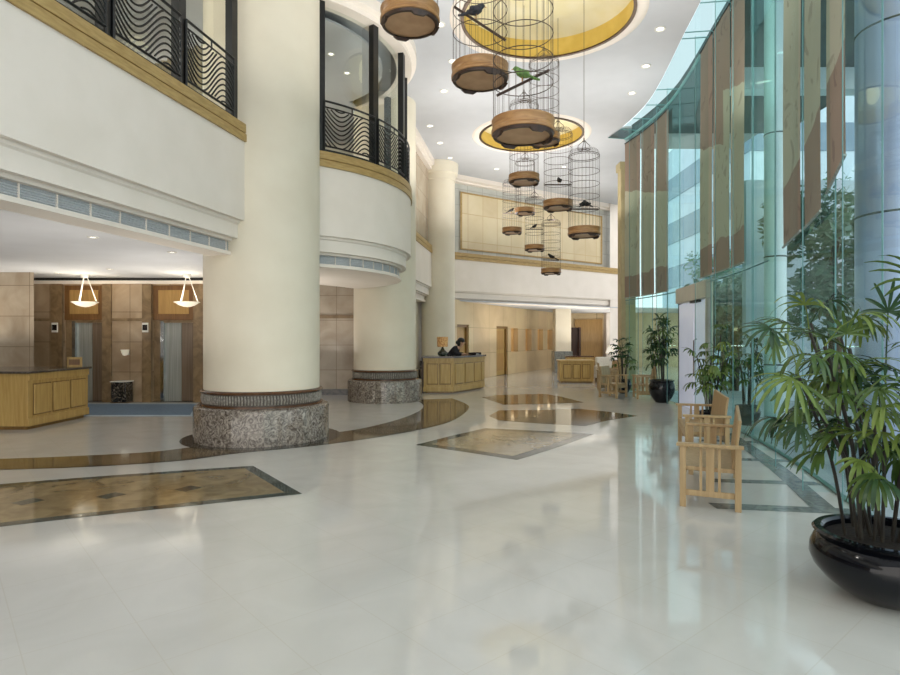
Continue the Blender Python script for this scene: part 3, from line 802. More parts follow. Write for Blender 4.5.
for y in (12.95,):
    MB().tube([on_gl(y, .03, .75), on_gl(y, .09, .78), on_gl(y, .09, 1.55), on_gl(y, .03, 1.58)], .018, 6).build('door_handle', M['chrome'], d)
gl_panel(12.6, 13.2, 2.36, 2.41, .03, .12, 2).build('door_closer', M['vent_dk'], d)
# tan pilaster where the glass ends
t = thing('tan_pilaster', 'tall narrow tan pilaster where the glass front ends', 'pilaster', (5.44, 18.5, 0))
MB().box(-.2, -.14, 0, .24, .24, 6.75).build('shaft', M['pilaster'], t)
MB().box(-.25, -.16, 6.75, .29, .29, 7.0).build('capital', M['pilaster'], t, bevel=.02)

# banners hung inside the glass
def banner(y0, y1, zb0, zb1, zt, label, group):
    vs = []; fs = []; n = 8; mz = 14
    t = thing('hanging_banner', label, 'banner', group=group)
    for k in range(n + 1):
        u = k / n; y = y0 + (y1 - y0) * u; zb = zb0 + (zb1 - zb0) * u
        for j in range(mz + 1):
            z = zb + (zt - zb) * j / mz
            vs.append(on_gl(y, .05 + .006 * math.sin(u * 6 + j * .4), z))
    for k in range(n):
        for j in range(mz):
            a = k * (mz + 1) + j; fs.append((a, a + 1, a + mz + 2, a + mz + 1))
    MB().add(vs, fs).build('cloth', M['banner'], t, True)
    MB().tube([on_gl(y0, .055, zb0), on_gl(y1, .055, zb1)], .016, 6).build('bottom_bar', M['steel'], t)
    MB().tube([on_gl(y0, .055, zt), on_gl(y1, .055, zt)], .016, 6).build('top_bar', M['black'], t)
G = 'printed banners hung along the glass front'
banner(5.75, 6.3, 3.36, 3.12, 7.58, 'nearest printed brown banner on the glass front, ending highest', G)
banner(6.5, 7.1, 2.98, 2.9, 7.58, 'middle banner of the nearest three on the glass front', G)
banner(7.25, 7.95, 2.9, 2.8, 7.58, 'left banner of the nearest three, hanging in front of the pale outdoor column', G)
banner(9.9, 10.65, 2.85, 2.85, 7.58, 'right banner of the middle three, next to the clear glass bay', G)
banner(10.72, 11.66, 2.85, 2.85, 7.58, 'centre banner of the middle three above the entrance door', G)
banner(11.74, 12.6, 2.85, 2.85, 7.58, 'left banner of the middle three above the entrance door', G)
banner(15.3, 16.2, 2.8, 2.8, 7.45, 'right banner of the farthest three on the glass front', G)
banner(16.28, 17.12, 2.8, 2.8, 7.45, 'middle banner of the farthest three on the glass front', G)
banner(17.2, 18.1, 2.8, 2.8, 7.45, 'left banner of the farthest three, beside the tan pilaster', G)

# ------------------------------------------------------------------ outdoors beyond the glass
struct(MB().box(-15, -40, -.3, 70, 80, -.205).build('outdoor_ground', M['ext_ground']))
struct(MB().prism([(p[0] + .0, p[1]) for p in GL] + [(16, 18.2), (16, -6)], -.0, .004).build('outdoor_paving', M['ext_ground']))
def ext_col(x, y, r, h, m, label):
    t = thing('cladded_column', label, 'column', (x, y, .004))
    MB().lathe([(r, 0), (r, h)], 40).build('cladding', m, t, True)
    jt = MB()
    for z in (1.15, 2.95, 5.0): jt.ring(r, z, .012, 40)
    jt.build('cladding_joint', M['ext_dark'], t)
ext_col(5.45, 10.05, .17, 7.6, M['ext_pale'], 'slim pale cladded column standing outside the glass')
ext_col(5.0, 6.65, .43, 7.6, M['ext_blue'], 'broad blue-grey cladded column outside the glass at the right edge')
ycan = [3 + .75 * k for k in range(21)]
struct(MB().prism([offs(y, -.12) for y in ycan] + [(10, 18), (10, 3)], 7.74, 8.0).build('outdoor_canopy', M['ext_dark']))
for (ya, yb) in ((9.0, 9.4), (13.6, 14.0)):
    struct(MB().box(6.3, ya, 7.25, 10, yb, 7.74).build('outdoor_beam', M['ext_pale']))
def tree(x, y, h, r, seed, label, m):
    rnd = random.Random(seed)
    t = thing('leafy_tree', label, 'tree', (x, y, .004), group=None)
    MB().tube([(0, 0, 0), (.1, .05, h * .3), (0, .1, h * .55), (.1, 0, h * .75)], [.16, .13, .1, .05], 8).build('trunk', M['bark'], t, True)
    cr = MB()
    blobs = [(rnd.uniform(-r, r) * .7, rnd.uniform(-r, r) * .7, h * rnd.uniform(.4, .9), r * rnd.uniform(.35, .6)) for _ in range(16)]
    for k in range(3600):
        bx, by, bz, br = rnd.choice(blobs)
        v = Vector((rnd.gauss(0, 1), rnd.gauss(0, 1), rnd.gauss(0, 1))).normalized() * br * rnd.uniform(.6, 1.0)
        c = Vector((bx, by, bz)) + v
        if c.z < .1: continue
        s = rnd.uniform(.07, .15)
        a = Vector((rnd.gauss(0, 1), rnd.gauss(0, 1), rnd.gauss(0, .6))).normalized(); b = a.orthogonal().normalized()
        cr.add([c - a * s, c + b * s * .45, c + a * s, c - b * s * .45], [(0, 1, 2, 3)])
    cr.build('crown', m, t)
tree(7.9, 12.4, 4.9, 1.25, 1, 'dense dark green tree outside, right of the pale column', M['tree2'])
tree(10.6, 12.6, 4.6, 1.2, 2, 'bushy green tree outside, second behind the dense dark one', M['tree1'])
tree(12.0, 20.0, 6.0, 2.0, 3, 'green tree outside seen above the entrance door', M['tree1'])
tree(15.0, 33.0, 6.5, 1.9, 4, 'pale green tree outside behind the farthest banners', M['tree2'])
tree(16.5, 25.5, 8.0, 2.6, 5, 'tall tree far outside behind the clear glass bay', M['tree2'])
tree(6.5, 7.9, 1.9, .7, 6, 'low green bush just outside behind the foreground palm', M['tree1'])
tree(8.6, 18.2, 3.6, 1.3, 7, 'rounded shrub-like tree outside beside the entrance', M['tree2'])
struct(MB().box(7.5, 15.2, .004, 14, 15.4, 5.6).build('outdoor_screen_wall', M['ext_wall']))
b = thing('office_building', 'pale blue building outside beyond the trees', 'building', (26, 40, 0))
MB().box(-9, -6, 0, 12, 8, 16).build('wall', M['ext_wall'], b)
for k in range(4): MB().box(-9.05, -6.05, 2 + k * 3.4, 12.05, 8.05, 3.6 + k * 3.4).build('window_band', M['ext_win'], b)

# ------------------------------------------------------------------ lobby furniture on the left
t = thing('lift_lobby_desk', 'honey oak panelled desk with dark top at the left edge', 'desk')
X0, X1, Y0, Y1 = -9.4, -7.33, 10.42, 12.15
MB().box(X0, Y0, .06, X1, Y1, .98).build('body', M['wood'], t, bevel=.008)
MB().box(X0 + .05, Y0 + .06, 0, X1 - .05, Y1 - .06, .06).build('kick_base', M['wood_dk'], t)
MB().box(X0 - .04, Y0 - .05, .98, X1 + .05, Y1 + .05, 1.02).build('top', M['granite'], t, bevel=.006)
MB().box(X1, Y0, .86, X1 + .025, Y1, .98).build('rail', M['wood'], t, bevel=.006)
MB().box(X1, Y0, .06, X1 + .025, Y1, .2).build('skirting', M['wood'], t, bevel=.006)
for k in range(3):
    a = Y0 + .14 + k * .52
    MB().box(X1 - .005, a, .26, X1 + .022, a + .44, .78).build('panel', M['wood'], t, bevel=.018)
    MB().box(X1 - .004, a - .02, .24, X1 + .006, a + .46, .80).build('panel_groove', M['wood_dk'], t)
t = thing('table_sign', 'small wooden framed sign standing on the left desk', 'sign', (-7.47, 11.95, 1.02), R(8))
MB().box(-.14, -.02, 0, .14, .0, .2).build('frame', M['wood'], t, bevel=.008)
MB().box(-.10, -.026, .045, .10, -.018, .155).build('face', M['wood_brown'], t)
MB().box(-.05, 0, 0, .05, .08, .012).build('foot', M['wood'], t)
# carpet
c = [fp(60, 416.5), fp(197, 416.5), fp(203, 404), fp(75, 404)]
t = thing('lobby_carpet', 'blue grey carpet runner with pale border before the lifts', 'carpet')
MB().prism(c, .003, .012).build('border', M['carpet_edge'], t)
MB().prism(inset(c, .14), .004, .015).build('field', M['carpet'], t)
# mottled bin
t = thing('ash_bin', 'mottled black square bin standing between the two lifts', 'bin', (lx(122) * 14.77 / 15, LY - .23, 0))
MB().box(-.18, -.17, .03, .18, .17, .52).build('body', M['mottle'], t, bevel=.015)
MB().box(-.2, -.19, .52, .2, .19, .545).build('top', M['white_gloss'], t, bevel=.008)
MB().box(-.19, -.18, 0, .19, .18, .03).build('base', M['steel_dim'], t)
t = thing('wall_sconce', 'small white cup-shaped sconce on the wall between the lifts', 'wall light', (lx(127) + .02, LY - .01, 1.14))
MB().lathe([(.02, .02), (.05, .03), (.08, .09), (.1, .17), (.09, .17), (.07, .09), (.02, .04)], 20, (0, -.12, 0)).build('cup', M['bowl'], t, True)
MB().box(-.05, -.08, .03, .05, 0, .15).build('wall_plate', M['white_gloss'], t, bevel=.01)
# pendants
def pendant(px, label):
    d = 14.05
    x = (px - 450) * d / 600
    t = thing('bowl_pendant', label, 'pendant lamp', (x, d, 2.3), group='bowl pendants in the lift lobby')
    MB().lathe([(0, .02), (.08, .03), (.18, .065), (.255, .12), (.285, .13), (.285, .145), (.255, .14), (.17, .09), (0, .05)], 32).build('bowl', M['bowl'], t, True)
    for k in range(3):
        a = 2 * PI * k / 3 + .5
        MB().tube([(.245 * math.cos(a), .245 * math.sin(a), .13), (.045 * math.cos(a), .05 * math.sin(a), .72)], .009, 6).build('rod', M['white_gloss'], t)
    MB().lathe([(0, .70), (.07, .71), (.09, .76), (.09, .8), (0, .8)], 20).build('canopy', M['white_gloss'], t, True)
pendant(85, 'left glowing bowl pendant hanging in front of the left lift')
pendant(187, 'right glowing bowl pendant hanging in front of the right lift')

# ------------------------------------------------------------------ concierge counter
t = thing('concierge_counter', 'angled honey oak counter with panels and dark stone top', 'counter')
fr_ = [(-.76, 17.36), (.10, 17.36), (.42, 17.9), (.72, 18.42), (.97, 18.9), (1.10, 19.25), (1.08, 19.6)]
bk_ = [(.62, 19.6), (.60, 19.35), (.38, 18.9), (.1, 18.4), (-.2, 17.95), (-.76, 17.95)]
foot = fr_ + bk_
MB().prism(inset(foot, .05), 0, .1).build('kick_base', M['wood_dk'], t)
MB().prism(foot, .1, 1.02).build('body', M['wood'], t)
MB().prism(inset(foot, -.06), 1.02, 1.07).build('top', M['granite'], t)
MB().prism(inset(foot, -.02), .92, 1.02).build('top_rail', M['wood'], t)
MB().prism(inset(foot, -.02), .05, .18).build('skirting', M['wood'], t)
def counter_panel(p, q, a, b):
    dx, dy = q[0] - p[0], q[1] - p[1]; l = math.hypot(dx, dy)
    mt = Matrix.Translation((p[0], p[1], 0)) @ Matrix.Rotation(math.atan2(dy, dx), 4, 'Z')
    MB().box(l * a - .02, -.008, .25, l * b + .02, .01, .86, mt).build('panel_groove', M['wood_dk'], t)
    MB().box(l * a, -.026, .27, l * b, .01, .84, mt).build('panel', M['wood'], t, bevel=.016)
counter_panel(fr_[0], fr_[1], .12, .46); counter_panel(fr_[0], fr_[1], .55, .89)
counter_panel(fr_[1], fr_[2], .15, .85); counter_panel(fr_[2], fr_[3], .1, .85); counter_panel(fr_[3], fr_[4], .1, .9); counter_panel(fr_[4], fr_[5], .1, .9)
MB().box(-.82, 17.36, 0, -.76, 17.95, 1.02).build('end_post', M['cage_dark'], t)
t = thing('table_lamp', 'table lamp with orange shade on the concierge counter', 'lamp', (-.22, 17.66, 1.07))
MB().lathe([(0, 0), (.09, 0), (.15, .05), (.15, .1), (.07, .17), (.03, .24), (.025, .3), (0, .3)], 24).build('base', M['ceramic_green'], t, True)
MB().lathe([(.155, .27), (.165, .56), (.16, .56), (.15, .27)], 24).build('lamp_shade', M['shade'], t, True)
t = thing('desk_tray', 'low dark document tray on the concierge counter', 'tray', (.78, 19.02, 1.07), R(62))
MB().box(-.2, -.14, 0, .2, .14, .02).box(-.2, -.14, .02, -.18, .14, .07).box(.18, -.14, .02, .2, .14, .07).box(-.18, .12, .02, .18, .14, .07).build('tray', M['black'], t)
MB().box(-.12, -.1, .02, .12, .1, .03).build('paper', M['white_gloss'], t)

# person behind the counter
def skin_mesh(name, verts, edges, radii, m, parent, sub=2, root=0):
    me = bpy.data.meshes.new(name); me.from_pydata(verts, edges, []); o = bpy.data.objects.new(name, me); COL.objects.link(o)
    md = o.modifiers.new('Skin', 'SKIN'); md.use_smooth_shade = True
    for i, r in enumerate(radii):
        me.skin_vertices[0].data[i].radius = r if isinstance(r, tuple) else (r, r)
        me.skin_vertices[0].data[i].use_root = (i == root)
    s = o.modifiers.new('Sub', 'SUBSURF'); s.levels = sub; s.render_levels = sub
    dg = bpy.context.evaluated_depsgraph_get(); dg.update()
    nm = bpy.data.meshes.new_from_object(o.evaluated_get(dg))
    o.modifiers.clear(); o.data = nm; nm.name = name
    nm.materials.clear(); nm.materials.append(m)
    for p in nm.polygons: p.use_smooth = True
    o.parent = parent
    return o
# local frame: facing +X, left = +Y
def person(loc, rz):
    t = thing('person', 'person in dark uniform with black hair bending over the concierge counter', 'person', loc, rz)
    V = {'pel': (0, 0, .92), 'wai': (.05, 0, 1.07), 'che': (.18, 0, 1.23), 'nek': (.29, 0, 1.32), 'hd0': (.345, 0, 1.365), 'hd1': (.395, 0, 1.45), 'hd2': (.37, 0, 1.53),
         'shL': (.2, .17, 1.29), 'elL': (.2, .22, 1.12), 'wrL': (.42, .14, 1.10), 'haL': (.49, .12, 1.095),
         'shR': (.2, -.17, 1.29), 'elR': (.2, -.22, 1.12), 'wrR': (.42, -.14, 1.10), 'haR': (.49, -.12, 1.095),
         'hiL': (0, .09, .86), 'knL': (.03, .1, .48), 'anL': (-.02, .1, .09), 'toL': (.14, .11, .035),
         'hiR': (0, -.09, .86), 'knR': (.03, -.1, .48), 'anR': (-.02, -.1, .09), 'toR': (.14, -.11, .035)}
    Rd = {'pel': (.15, .12), 'wai': (.125, .1), 'che': (.15, .11), 'nek': .05, 'hd0': .06, 'hd1': (.085, .095), 'hd2': .07,
          'sh': .065, 'el': .045, 'wr': .028, 'ha': .035, 'hi': .085, 'kn': .058, 'an': .04, 'to': .035}
    E = [('pel', 'wai'), ('wai', 'che'), ('che', 'nek'), ('nek', 'hd0'), ('hd0', 'hd1'), ('hd1', 'hd2')]
    for s in 'LR':
        E += [('che', 'sh' + s), ('sh' + s, 'el' + s), ('el' + s, 'wr' + s), ('wr' + s, 'ha' + s), ('pel', 'hi' + s), ('hi' + s, 'kn' + s), ('kn' + s, 'an' + s), ('an' + s, 'to' + s)]
    ks = list(V)
    rad = [Rd.get(k, Rd.get(k[:2])) for k in ks]
    body = skin_mesh('body', [V[k] for k in ks], [(ks.index(a), ks.index(b)) for a, b in E], rad, M['skin'], t)
    # fingers, nose, ears joined to the body surface as small rooted chains
    fg = MB()
    for s, sy in (('L', 1), ('R', -1)):
        h = Vector(V['ha' + s])
        for k, ln in enumerate((.07, .08, .075, .06)):
            o_ = h + Vector((.02, (-.024 + .016 * k) * sy, .005))
            fg.tube([o_, o_ + Vector((ln * .5, 0, .006)), o_ + Vector((ln, 0, -.01))], [.009, .008, .006], 6)
        fg.tube([h + Vector((-.01, -.028 * sy, 0)), h + Vector((.02, -.052 * sy, 0)), h + Vector((.05, -.05 * sy, -.006))], [.011, .009, .007], 6)
    fg.build('fingers', M['skin'], t, True)
    D3 = Vector((.12, 0, -.11))
    off = lambda *p: tuple(Vector(p) + D3)
    fc = MB()
    fc.tube([off(.345, 0, 1.585), off(.375, 0, 1.555), off(.355, 0, 1.548)], [.008, .014, .012], 6)
    fc.ball(off(.255, .088, 1.565), (.022, .012, .034)); fc.ball(off(.255, -.088, 1.565), (.022, .012, .034))
    fc.build('nose_and_ears', M['skin'], t, True)
    ey = MB(); ey.ball(off(.342, .035, 1.585), .011); ey.ball(off(.342, -.035, 1.585), .011); ey.build('eyes', M['hair'], t, True)
    mo = MB(); mo.ball(off(.338, 0, 1.512), (.012, .028, .008)); mo.build('mouth', M['rim'], t, True)
    hr = MB(); hr.ball(off(.235, 0, 1.625), (.115, .108, .10), 16, 10); hr.ball(off(.18, 0, 1.55), (.075, .095, .12), 16, 10); hr.ball(off(.12, 0, 1.57), (.06, .06, .065), 12, 8)
    hr.build('hair', M['hair'], t, True)
    W = {k: V[k] for k in ('pel', 'wai', 'che', 'nk2', 'shL', 'elL', 'wrL', 'shR', 'elR', 'wrR', 'hem') if k in V}
    W['nk2'] = (.265, 0, 1.30); W['hem'] = (-.01, 0, .80)
    k2 = list(W); rr = {'pel': (.175, .145), 'wai': (.145, .12), 'che': (.17, .13), 'nk2': .075, 'sh': .085, 'el': .06, 'wr': .042, 'hem': (.17, .14)}
    E2 = [('hem', 'pel'), ('pel', 'wai'), ('wai', 'che'), ('che', 'nk2'), ('che', 'shL'), ('shL', 'elL'), ('elL', 'wrL'), ('che', 'shR'), ('shR', 'elR'), ('elR', 'wrR')]
    skin_mesh('jacket', [W[k] for k in k2], [(k2.index(a), k2.index(b)) for a, b in E2], [rr.get(k, rr.get(k[:2])) for k in k2], M['suit'], t, root=k2.index('pel'))
    for s in 'LR':
        q = [V['hi' + s], V['kn' + s], V['an' + s]]
        MB().tube(q, [.105, .085, .075], 14).build('trouser_leg', M['suit'], t, True)
        MB().ball((V['an' + s][0] + .07, V['an' + s][1], .045), (.13, .05, .045), 14, 8).build('shoe', M['black'], t, True)
    return t
person((.0, 18.78, 0), R(-14))

# ------------------------------------------------------------------ wooden settees and armchairs
def settee(label, loc, rz, wid, group, name='slatted_settee', cat='settee'):
    """faces +X, width along Y, origin at floor centre"""
    t = thing(name, label, cat, loc, rz, group)
    dp = .53; hw = wid / 2; m = M['wood_chair']
    for sy in (-1, 1):
        y0 = sy * hw - .025
        MB().box(dp / 2 - .055, y0, 0, dp / 2, y0 + .05, .575).build('leg', m, t, bevel=.004)
        MB().box(-dp / 2, y0, 0, -dp / 2 + .055, y0 + .05, .575).build('leg', m, t, bevel=.004)
        MB().box(-dp / 2 - .02, y0 - .015, .575, dp / 2 + .03, y0 + .065, .605).build('armrest', m, t, bevel=.006)
        MB().box(-dp / 2 + .055, y0 + .012, .11, dp / 2 - .055, y0 + .038, .165).build('side_stretcher', m, t, bevel=.004)
        for k, x in enumerate((-.08, 0, .08)):
            MB().box(x - (.012 if k != 1 else .036), y0 + .014, .165, x + (.012 if k != 1 else .036), y0 + .036, .575).build('side_slat', m, t)
    MB().box(-dp / 2 + .03, -hw + .03, .34, dp / 2 - .01, hw - .03, .38).build('seat', m, t, bevel=.006)
    MB().box(dp / 2 - .045, -hw + .025, .26, dp / 2 - .015, hw - .025, .34).build('front_rail', m, t, bevel=.004)
    MB().box(-dp / 2 + .015, -hw + .025, .24, -dp / 2 + .045, hw - .025, .34).build('back_rail', m, t, bevel=.004)
    mt = Matrix.Translation((-dp / 2 + .07, 0, .38)) @ Matrix.Rotation(R(-7), 4, 'Y')
    MB().box(-.018, -hw + .03, 0, .014, hw - .03, .46, mt).build('backrest', m, t, bevel=.012)
    return t
FA = math.atan2(.46, -1)      # facing the hall
G2 = 'wooden settees along the glass front'
settee('nearest slatted beech settee, in front of the foreground palm', (2.74, 6.28, 0), FA, 1.46, G2)
settee('second slatted beech settee, just beyond the nearest one', (3.52, 8.40, 0), math.atan2(.31, -1), 1.38, G2)
G3 = 'wooden armchairs in the far lounge'
a1 = settee('slatted armchair right of the others, touching the far potted palm', (5.18, 15.95, 0), R(172), .6, G3, 'slatted_armchair', 'armchair')
def arm(loc, rz, label): return dup(a1, loc, rz, label, G3)
arm((4.42, 16.25, 0), R(-40), 'slatted armchair facing the one that touches the far potted palm')
arm((5.28, 19.7, 0), R(200), 'slatted armchair half hidden behind the farthest palm')
arm((4.80, 18.4, 0), R(-10), 'slatted armchair between the farthest palm and the far reception desk')

# far reception desk, second desk, lounge pieces
def far_desk(loc, rz, w, dpt, h, label, topm):
    t = thing('panelled_desk', label, 'desk', loc, rz)
    MB().box(-w / 2, 0, .05, w / 2, dpt, h).build('body', M['wood'], t, bevel=.008)
    MB().box(-w / 2 + .04, .05, 0, w / 2 - .04, dpt - .05, .05).build('kick_base', M['wood_dk'], t)
    MB().box(-w / 2 - .04, -.05, h, w / 2 + .04, dpt + .04, h + .045).build('top', topm, t, bevel=.006)
    for k in range(3):
        a = -w / 2 + .1 + k * (w - .2) / 3
        MB().box(a + .02, -.008, .15, a + (w - .2) / 3 - .02, .01, h - .1).build('panel_groove', M['wood_dk'], t)
        MB().box(a + .045, -.024, .175, a + (w - .2) / 3 - .045, .01, h - .125).build('panel', M['wood'], t, bevel=.012)
    return t
far_desk((4.52, 21.4, 0), R(-4), 1.2, .75, .76, 'panelled oak reception desk in the far lounge', M['wood'])
far_desk((5.55, 25.6, 0), R(-4), 1.1, .7, .78, 'reddish topped desk behind the far reception desk', M['rim'])
t = thing('white_armchair', 'white upholstered armchair beside the far reception desk', 'armchair', (5.62, 21.3, 0), R(-75))
MB().box(-.3, -.3, .18, .3, .3, .44).build('seat', M['upholstery'], t, bevel=.05)
MB().box(-.38, -.34, .18, -.24, .34, .92).build('backrest', M['upholstery'], t, bevel=.05)
for s in (-1, 1): MB().box(-.3, s * .36 - .06, .18, .3, s * .36 + .06, .62).build('arm', M['upholstery'], t, bevel=.04)
for sx in (-1, 1):
    for sy in (-1, 1): MB().box(sx * .27 - .025, sy * .33 - .025, 0, sx * .27 + .025, sy * .33 + .025, .18).build('leg', M['wood_dk'], t)
t = thing('side_table', 'brown console table carrying the white lamp in the far lounge', 'table', (6.1, 22.6, 0))
MB().box(-.6, -.25, .72, .6, .25, .77).build('tabletop', M['wood_brown'], t, bevel=.006)
for sx in (-1, 1):
    for sy in (-1, 1): MB().box(sx * .55 - .03, sy * .2 - .03, 0, sx * .55 + .03, sy * .2 + .03, .72).build('leg', M['wood_brown'], t)
t = thing('table_lamp', 'white shaded lamp on the far console table', 'lamp', (6.12, 22.6, .77))
MB().lathe([(0, 0), (.1, 0), (.1, .02), (.03, .05), (.06, .15), (.02, .3), (0, .3)], 20).build('base', M['white_gloss'], t, True)
MB().lathe([(.26, .26), (.13, .56), (.12, .56), (.25, .26)], 24).build('lamp_shade', M['shade_white'], t, True)

# ------------------------------------------------------------------ potted palms
def frond(mb, base, direction, up, length, n, spread, droop, rnd, wid=.034):
    """fan of leaflets from one point"""
    d = direction.normalized(); side = d.cross(up).normalized(); u2 = side.cross(d).normalized()
    for k in range(n):
        a = -spread / 2 + spread * k / max(n - 1, 1) + rnd.uniform(-.06, .06)
        l = length * (1 - .28 * abs(a / (spread / 2)) ** 1.5) * rnd.uniform(.88, 1.08)
        dirk = (d * math.cos(a) + side * math.sin(a)).normalized()
        acr = u2.cross(dirk).normalized()
        dr = droop * rnd.uniform(.7, 1.3)
        cols = []
        segs = 6
        p = base.copy(); cur = (dirk + u2 * .18).normalized()
        for i in range(segs + 1):
            t = i / segs
            w = wid * (.3 + 2.1 * t if t < .33 else 1.0 if t < .8 else max(.3, 1 - (t - .8) * 3.2)) * .5
            cols.append((p - acr * w + u2 * w * .25, p.copy() - u2 * w * .1, p + acr * w + u2 * w * .25))
            cur = (cur + Vector((0, 0, -1)) * dr / segs * (1 + t)).normalized()
            p = p + cur * l / segs
        vs = [q for c_ in cols for q in c_]
        fs = []
        for i in range(segs):
            o = 3 * i; fs += [(o, o + 1, o + 4, o + 3), (o + 1, o + 2, o + 5, o + 4)]
        mb.add(vs, fs)
def palm(loc, seed, label, pot_r, pot_h, canes, height, lean, per, flen, extra=(), leafmix=('leaf1', 'leaf2', 'leaf1', 'leaf3'), nleaf=8, wid=.034, pot=True):
    rnd = random.Random(seed)
    t = thing('potted_palm', label, 'potted plant', loc)
    k = pot_r
    p = MB().lathe([(0, 0), (k * .47, 0), (k * .51, .008), (k * .66, pot_h * .12), (k * .82, pot_h * .26), (k * .95, pot_h * .43), (k, pot_h * .58), (k * .99, pot_h * .72), (k * .94, pot_h * .84), (k * .88, pot_h * .91), (k * .86, pot_h * .92)], 56).build('pot', M['pot'], t, True)
    MB().lathe([(k * .86, pot_h * .91), (k * .93, pot_h * .93), (k * .96, pot_h * .97), (k * .93, pot_h), (k * .84, pot_h), (k * .80, pot_h * .96), (k * .80, pot_h * .86)], 56).build('rim', M['pot'], p, True)
    MB().lathe([(k * .82, pot_h * .88), (k * .4, pot_h * .9), (0, pot_h * .91)], 32).build('soil', M['soil'], t, True)
    fr = []
    for c in range(canes):
        a = rnd.uniform(0, 2 * PI); r0 = k * rnd.uniform(.1, .62)
        b = Vector((r0 * math.cos(a), r0 * math.sin(a), pot_h * .86))
        ht = height * rnd.uniform(.45, 1.0)
        a2 = a + rnd.uniform(-.6, .6)
        tip = b + Vector((math.cos(a2) * lean * rnd.uniform(.3, 1), math.sin(a2) * lean * rnd.uniform(.3, 1), ht))
        mid = (b + tip) / 2 + Vector((-math.cos(a2), -math.sin(a2), 0)) * lean * .12
        MB().tube(catmull([tuple(b), tuple(mid), tuple(tip)], 5), rnd.uniform(.008, .013) * (1 if k > .35 else .9), 7).build('cane', M['cane'], t, True)
        fr.append((b, mid, tip, a2))
    nfr = 0
    for (b, mid, tip, a2) in fr:
        n = per + rnd.randint(-1, 1)
        for j in range(n):
            u = .50 + .5 * (j + 1) / n
            base = mid.lerp(tip, (u - .5) * 2)
            aa = a2 + j * 2.4 + rnd.uniform(-.4, .4)
            el = rnd.uniform(.15, .8) if j < n - 1 else rnd.uniform(.9, 1.25)
            dv = Vector((math.cos(aa) * math.cos(el), math.sin(aa) * math.cos(el), math.sin(el)))
            pl = flen * rnd.uniform(.5, 1.0)
            q = base + dv * pl + Vector((0, 0, -.04))
            mb = MB().tube([base, base + dv * pl * .5 + Vector((0, 0, .012)), q], [.005, .004, .0035], 5)
            d2 = (dv + Vector((0, 0, rnd.uniform(-.7, -.05)))).normalized()
            up = Vector((0, 0, 1)) if abs(d2.z) < .9 else Vector((math.cos(aa), math.sin(aa), 0))
            frond(mb, q, d2, up, flen * rnd.uniform(.85, 1.15), nleaf + rnd.randint(-2, 1), rnd.uniform(1.8, 3.0), rnd.uniform(.8, 1.9), rnd, wid)
            mb.build('frond', M[rnd.choice(leafmix)], t, True); nfr += 1
    for (c0, q, d2, up, ln, nl, sp, dr, mk) in extra:      # fronds with a set place
        q = Vector(q) - Vector(loc); c0 = Vector(c0) - Vector(loc)
        mb = MB().tube(catmull([tuple(c0), tuple(c0.lerp(q, .5) + Vector((0, 0, .06))), tuple(q)], 4), .0045, 5)
        frond(mb, q, Vector(d2), Vector(up), ln, nl, sp, dr, rnd, wid)
        mb.build('frond', M[mk], t, True)
    return t
D = 3.75
P0 = (2.71, 3.70, 0)
ex = []
def exf(px, py, d, dirv, up, ln, nl, sp, dr, mk, c0=(840, 400)):
    q = wp(px, py, d); c = wp(c0[0], c0[1], 3.85)
    ex.append((tuple(c), tuple(q), dirv, up, ln, nl, sp, dr, mk))
exf(771, 329, 3.65, (-1, -.3, -.1), (0, -.5, .9), .24, 9, 3.0, .7, 'leaf2', (850, 350))
exf(772, 333, 3.7, (-.1, -.3, -1), (0, -1, .2), .24, 4, .8, .2, 'leaf1', (850, 350))
exf(792, 378, 3.55, (-.9, -.4, -.25), (0, -.4, .9), .34, 8, 2.4, .8, 'leaf3', (850, 390))
exf(798, 382, 3.6, (-.2, -.5, -.9), (-.3, -.8, .4), .32, 6, 1.9, .3, 'leaf1', (850, 400))
exf(800, 425, 3.6, (-.8, -.4, -.4), (0, -.4, .9), .22, 7, 2.2, .9, 'leaf2', (850, 440))
exf(888, 312, 3.8, (.05, -.2, 1), (0, -1, .1), .26, 10, 3.6, .25, 'leaf2', (885, 400))
exf(846, 334, 3.8, (-.1, -.2, 1), (0, -1, .1), .20, 8, 3.0, .3, 'leaf1', (845, 410))
exf(838, 352, 3.7, (-.5, -.5, -.2), (0, -.4, .9), .26, 9, 3.4, .9, 'leaf1', (845, 410))
exf(878, 388, 3.5, (.0, -.6, -.4), (0, -.5, .8), .28, 9, 3.0, .9, 'leaf1', (880, 420))
exf(882, 432, 3.5, (-.2, -.6, -.2), (0, -.5, .8), .24, 8, 3.0, .8, 'leaf3', (880, 460))
exf(860, 460, 3.5, (-.5, -.6, -.5), (0, -.5, .8), .2, 7, 2.6, .8, 'leaf3', (870, 470))
exf(825, 360, 3.8, (-.6, .3, .1), (0, 0, 1), .25, 8, 2.8, 1.0, 'leaf1', (850, 400))
palm(P0, 11, 'large lady palm in a black glazed pot, in the right foreground',   .43, .40, 20, 1.36, .40, 4, .29, ex, nleaf=9, wid=.024, leafmix=('leaf1', 'leaf2', 'leaf1', 'leaf2', 'leaf3'))
palm((5.26, 14.9, 0), 5, 'lady palm in a black pot left of the glass entrance door', .31, .56, 15, 1.45, .24, 4, .26, nleaf=6, wid=.045, leafmix=('leaf1', 'leaf2', 'leaf2'))
palm((4.45, 10.2, 0), 8, 'slender lady palm behind the second settee, by the entrance door', .22, .36, 11, 1.35, .2, 5, .24, nleaf=7, wid=.035, leafmix=('leaf1', 'leaf3', 'leaf1'))
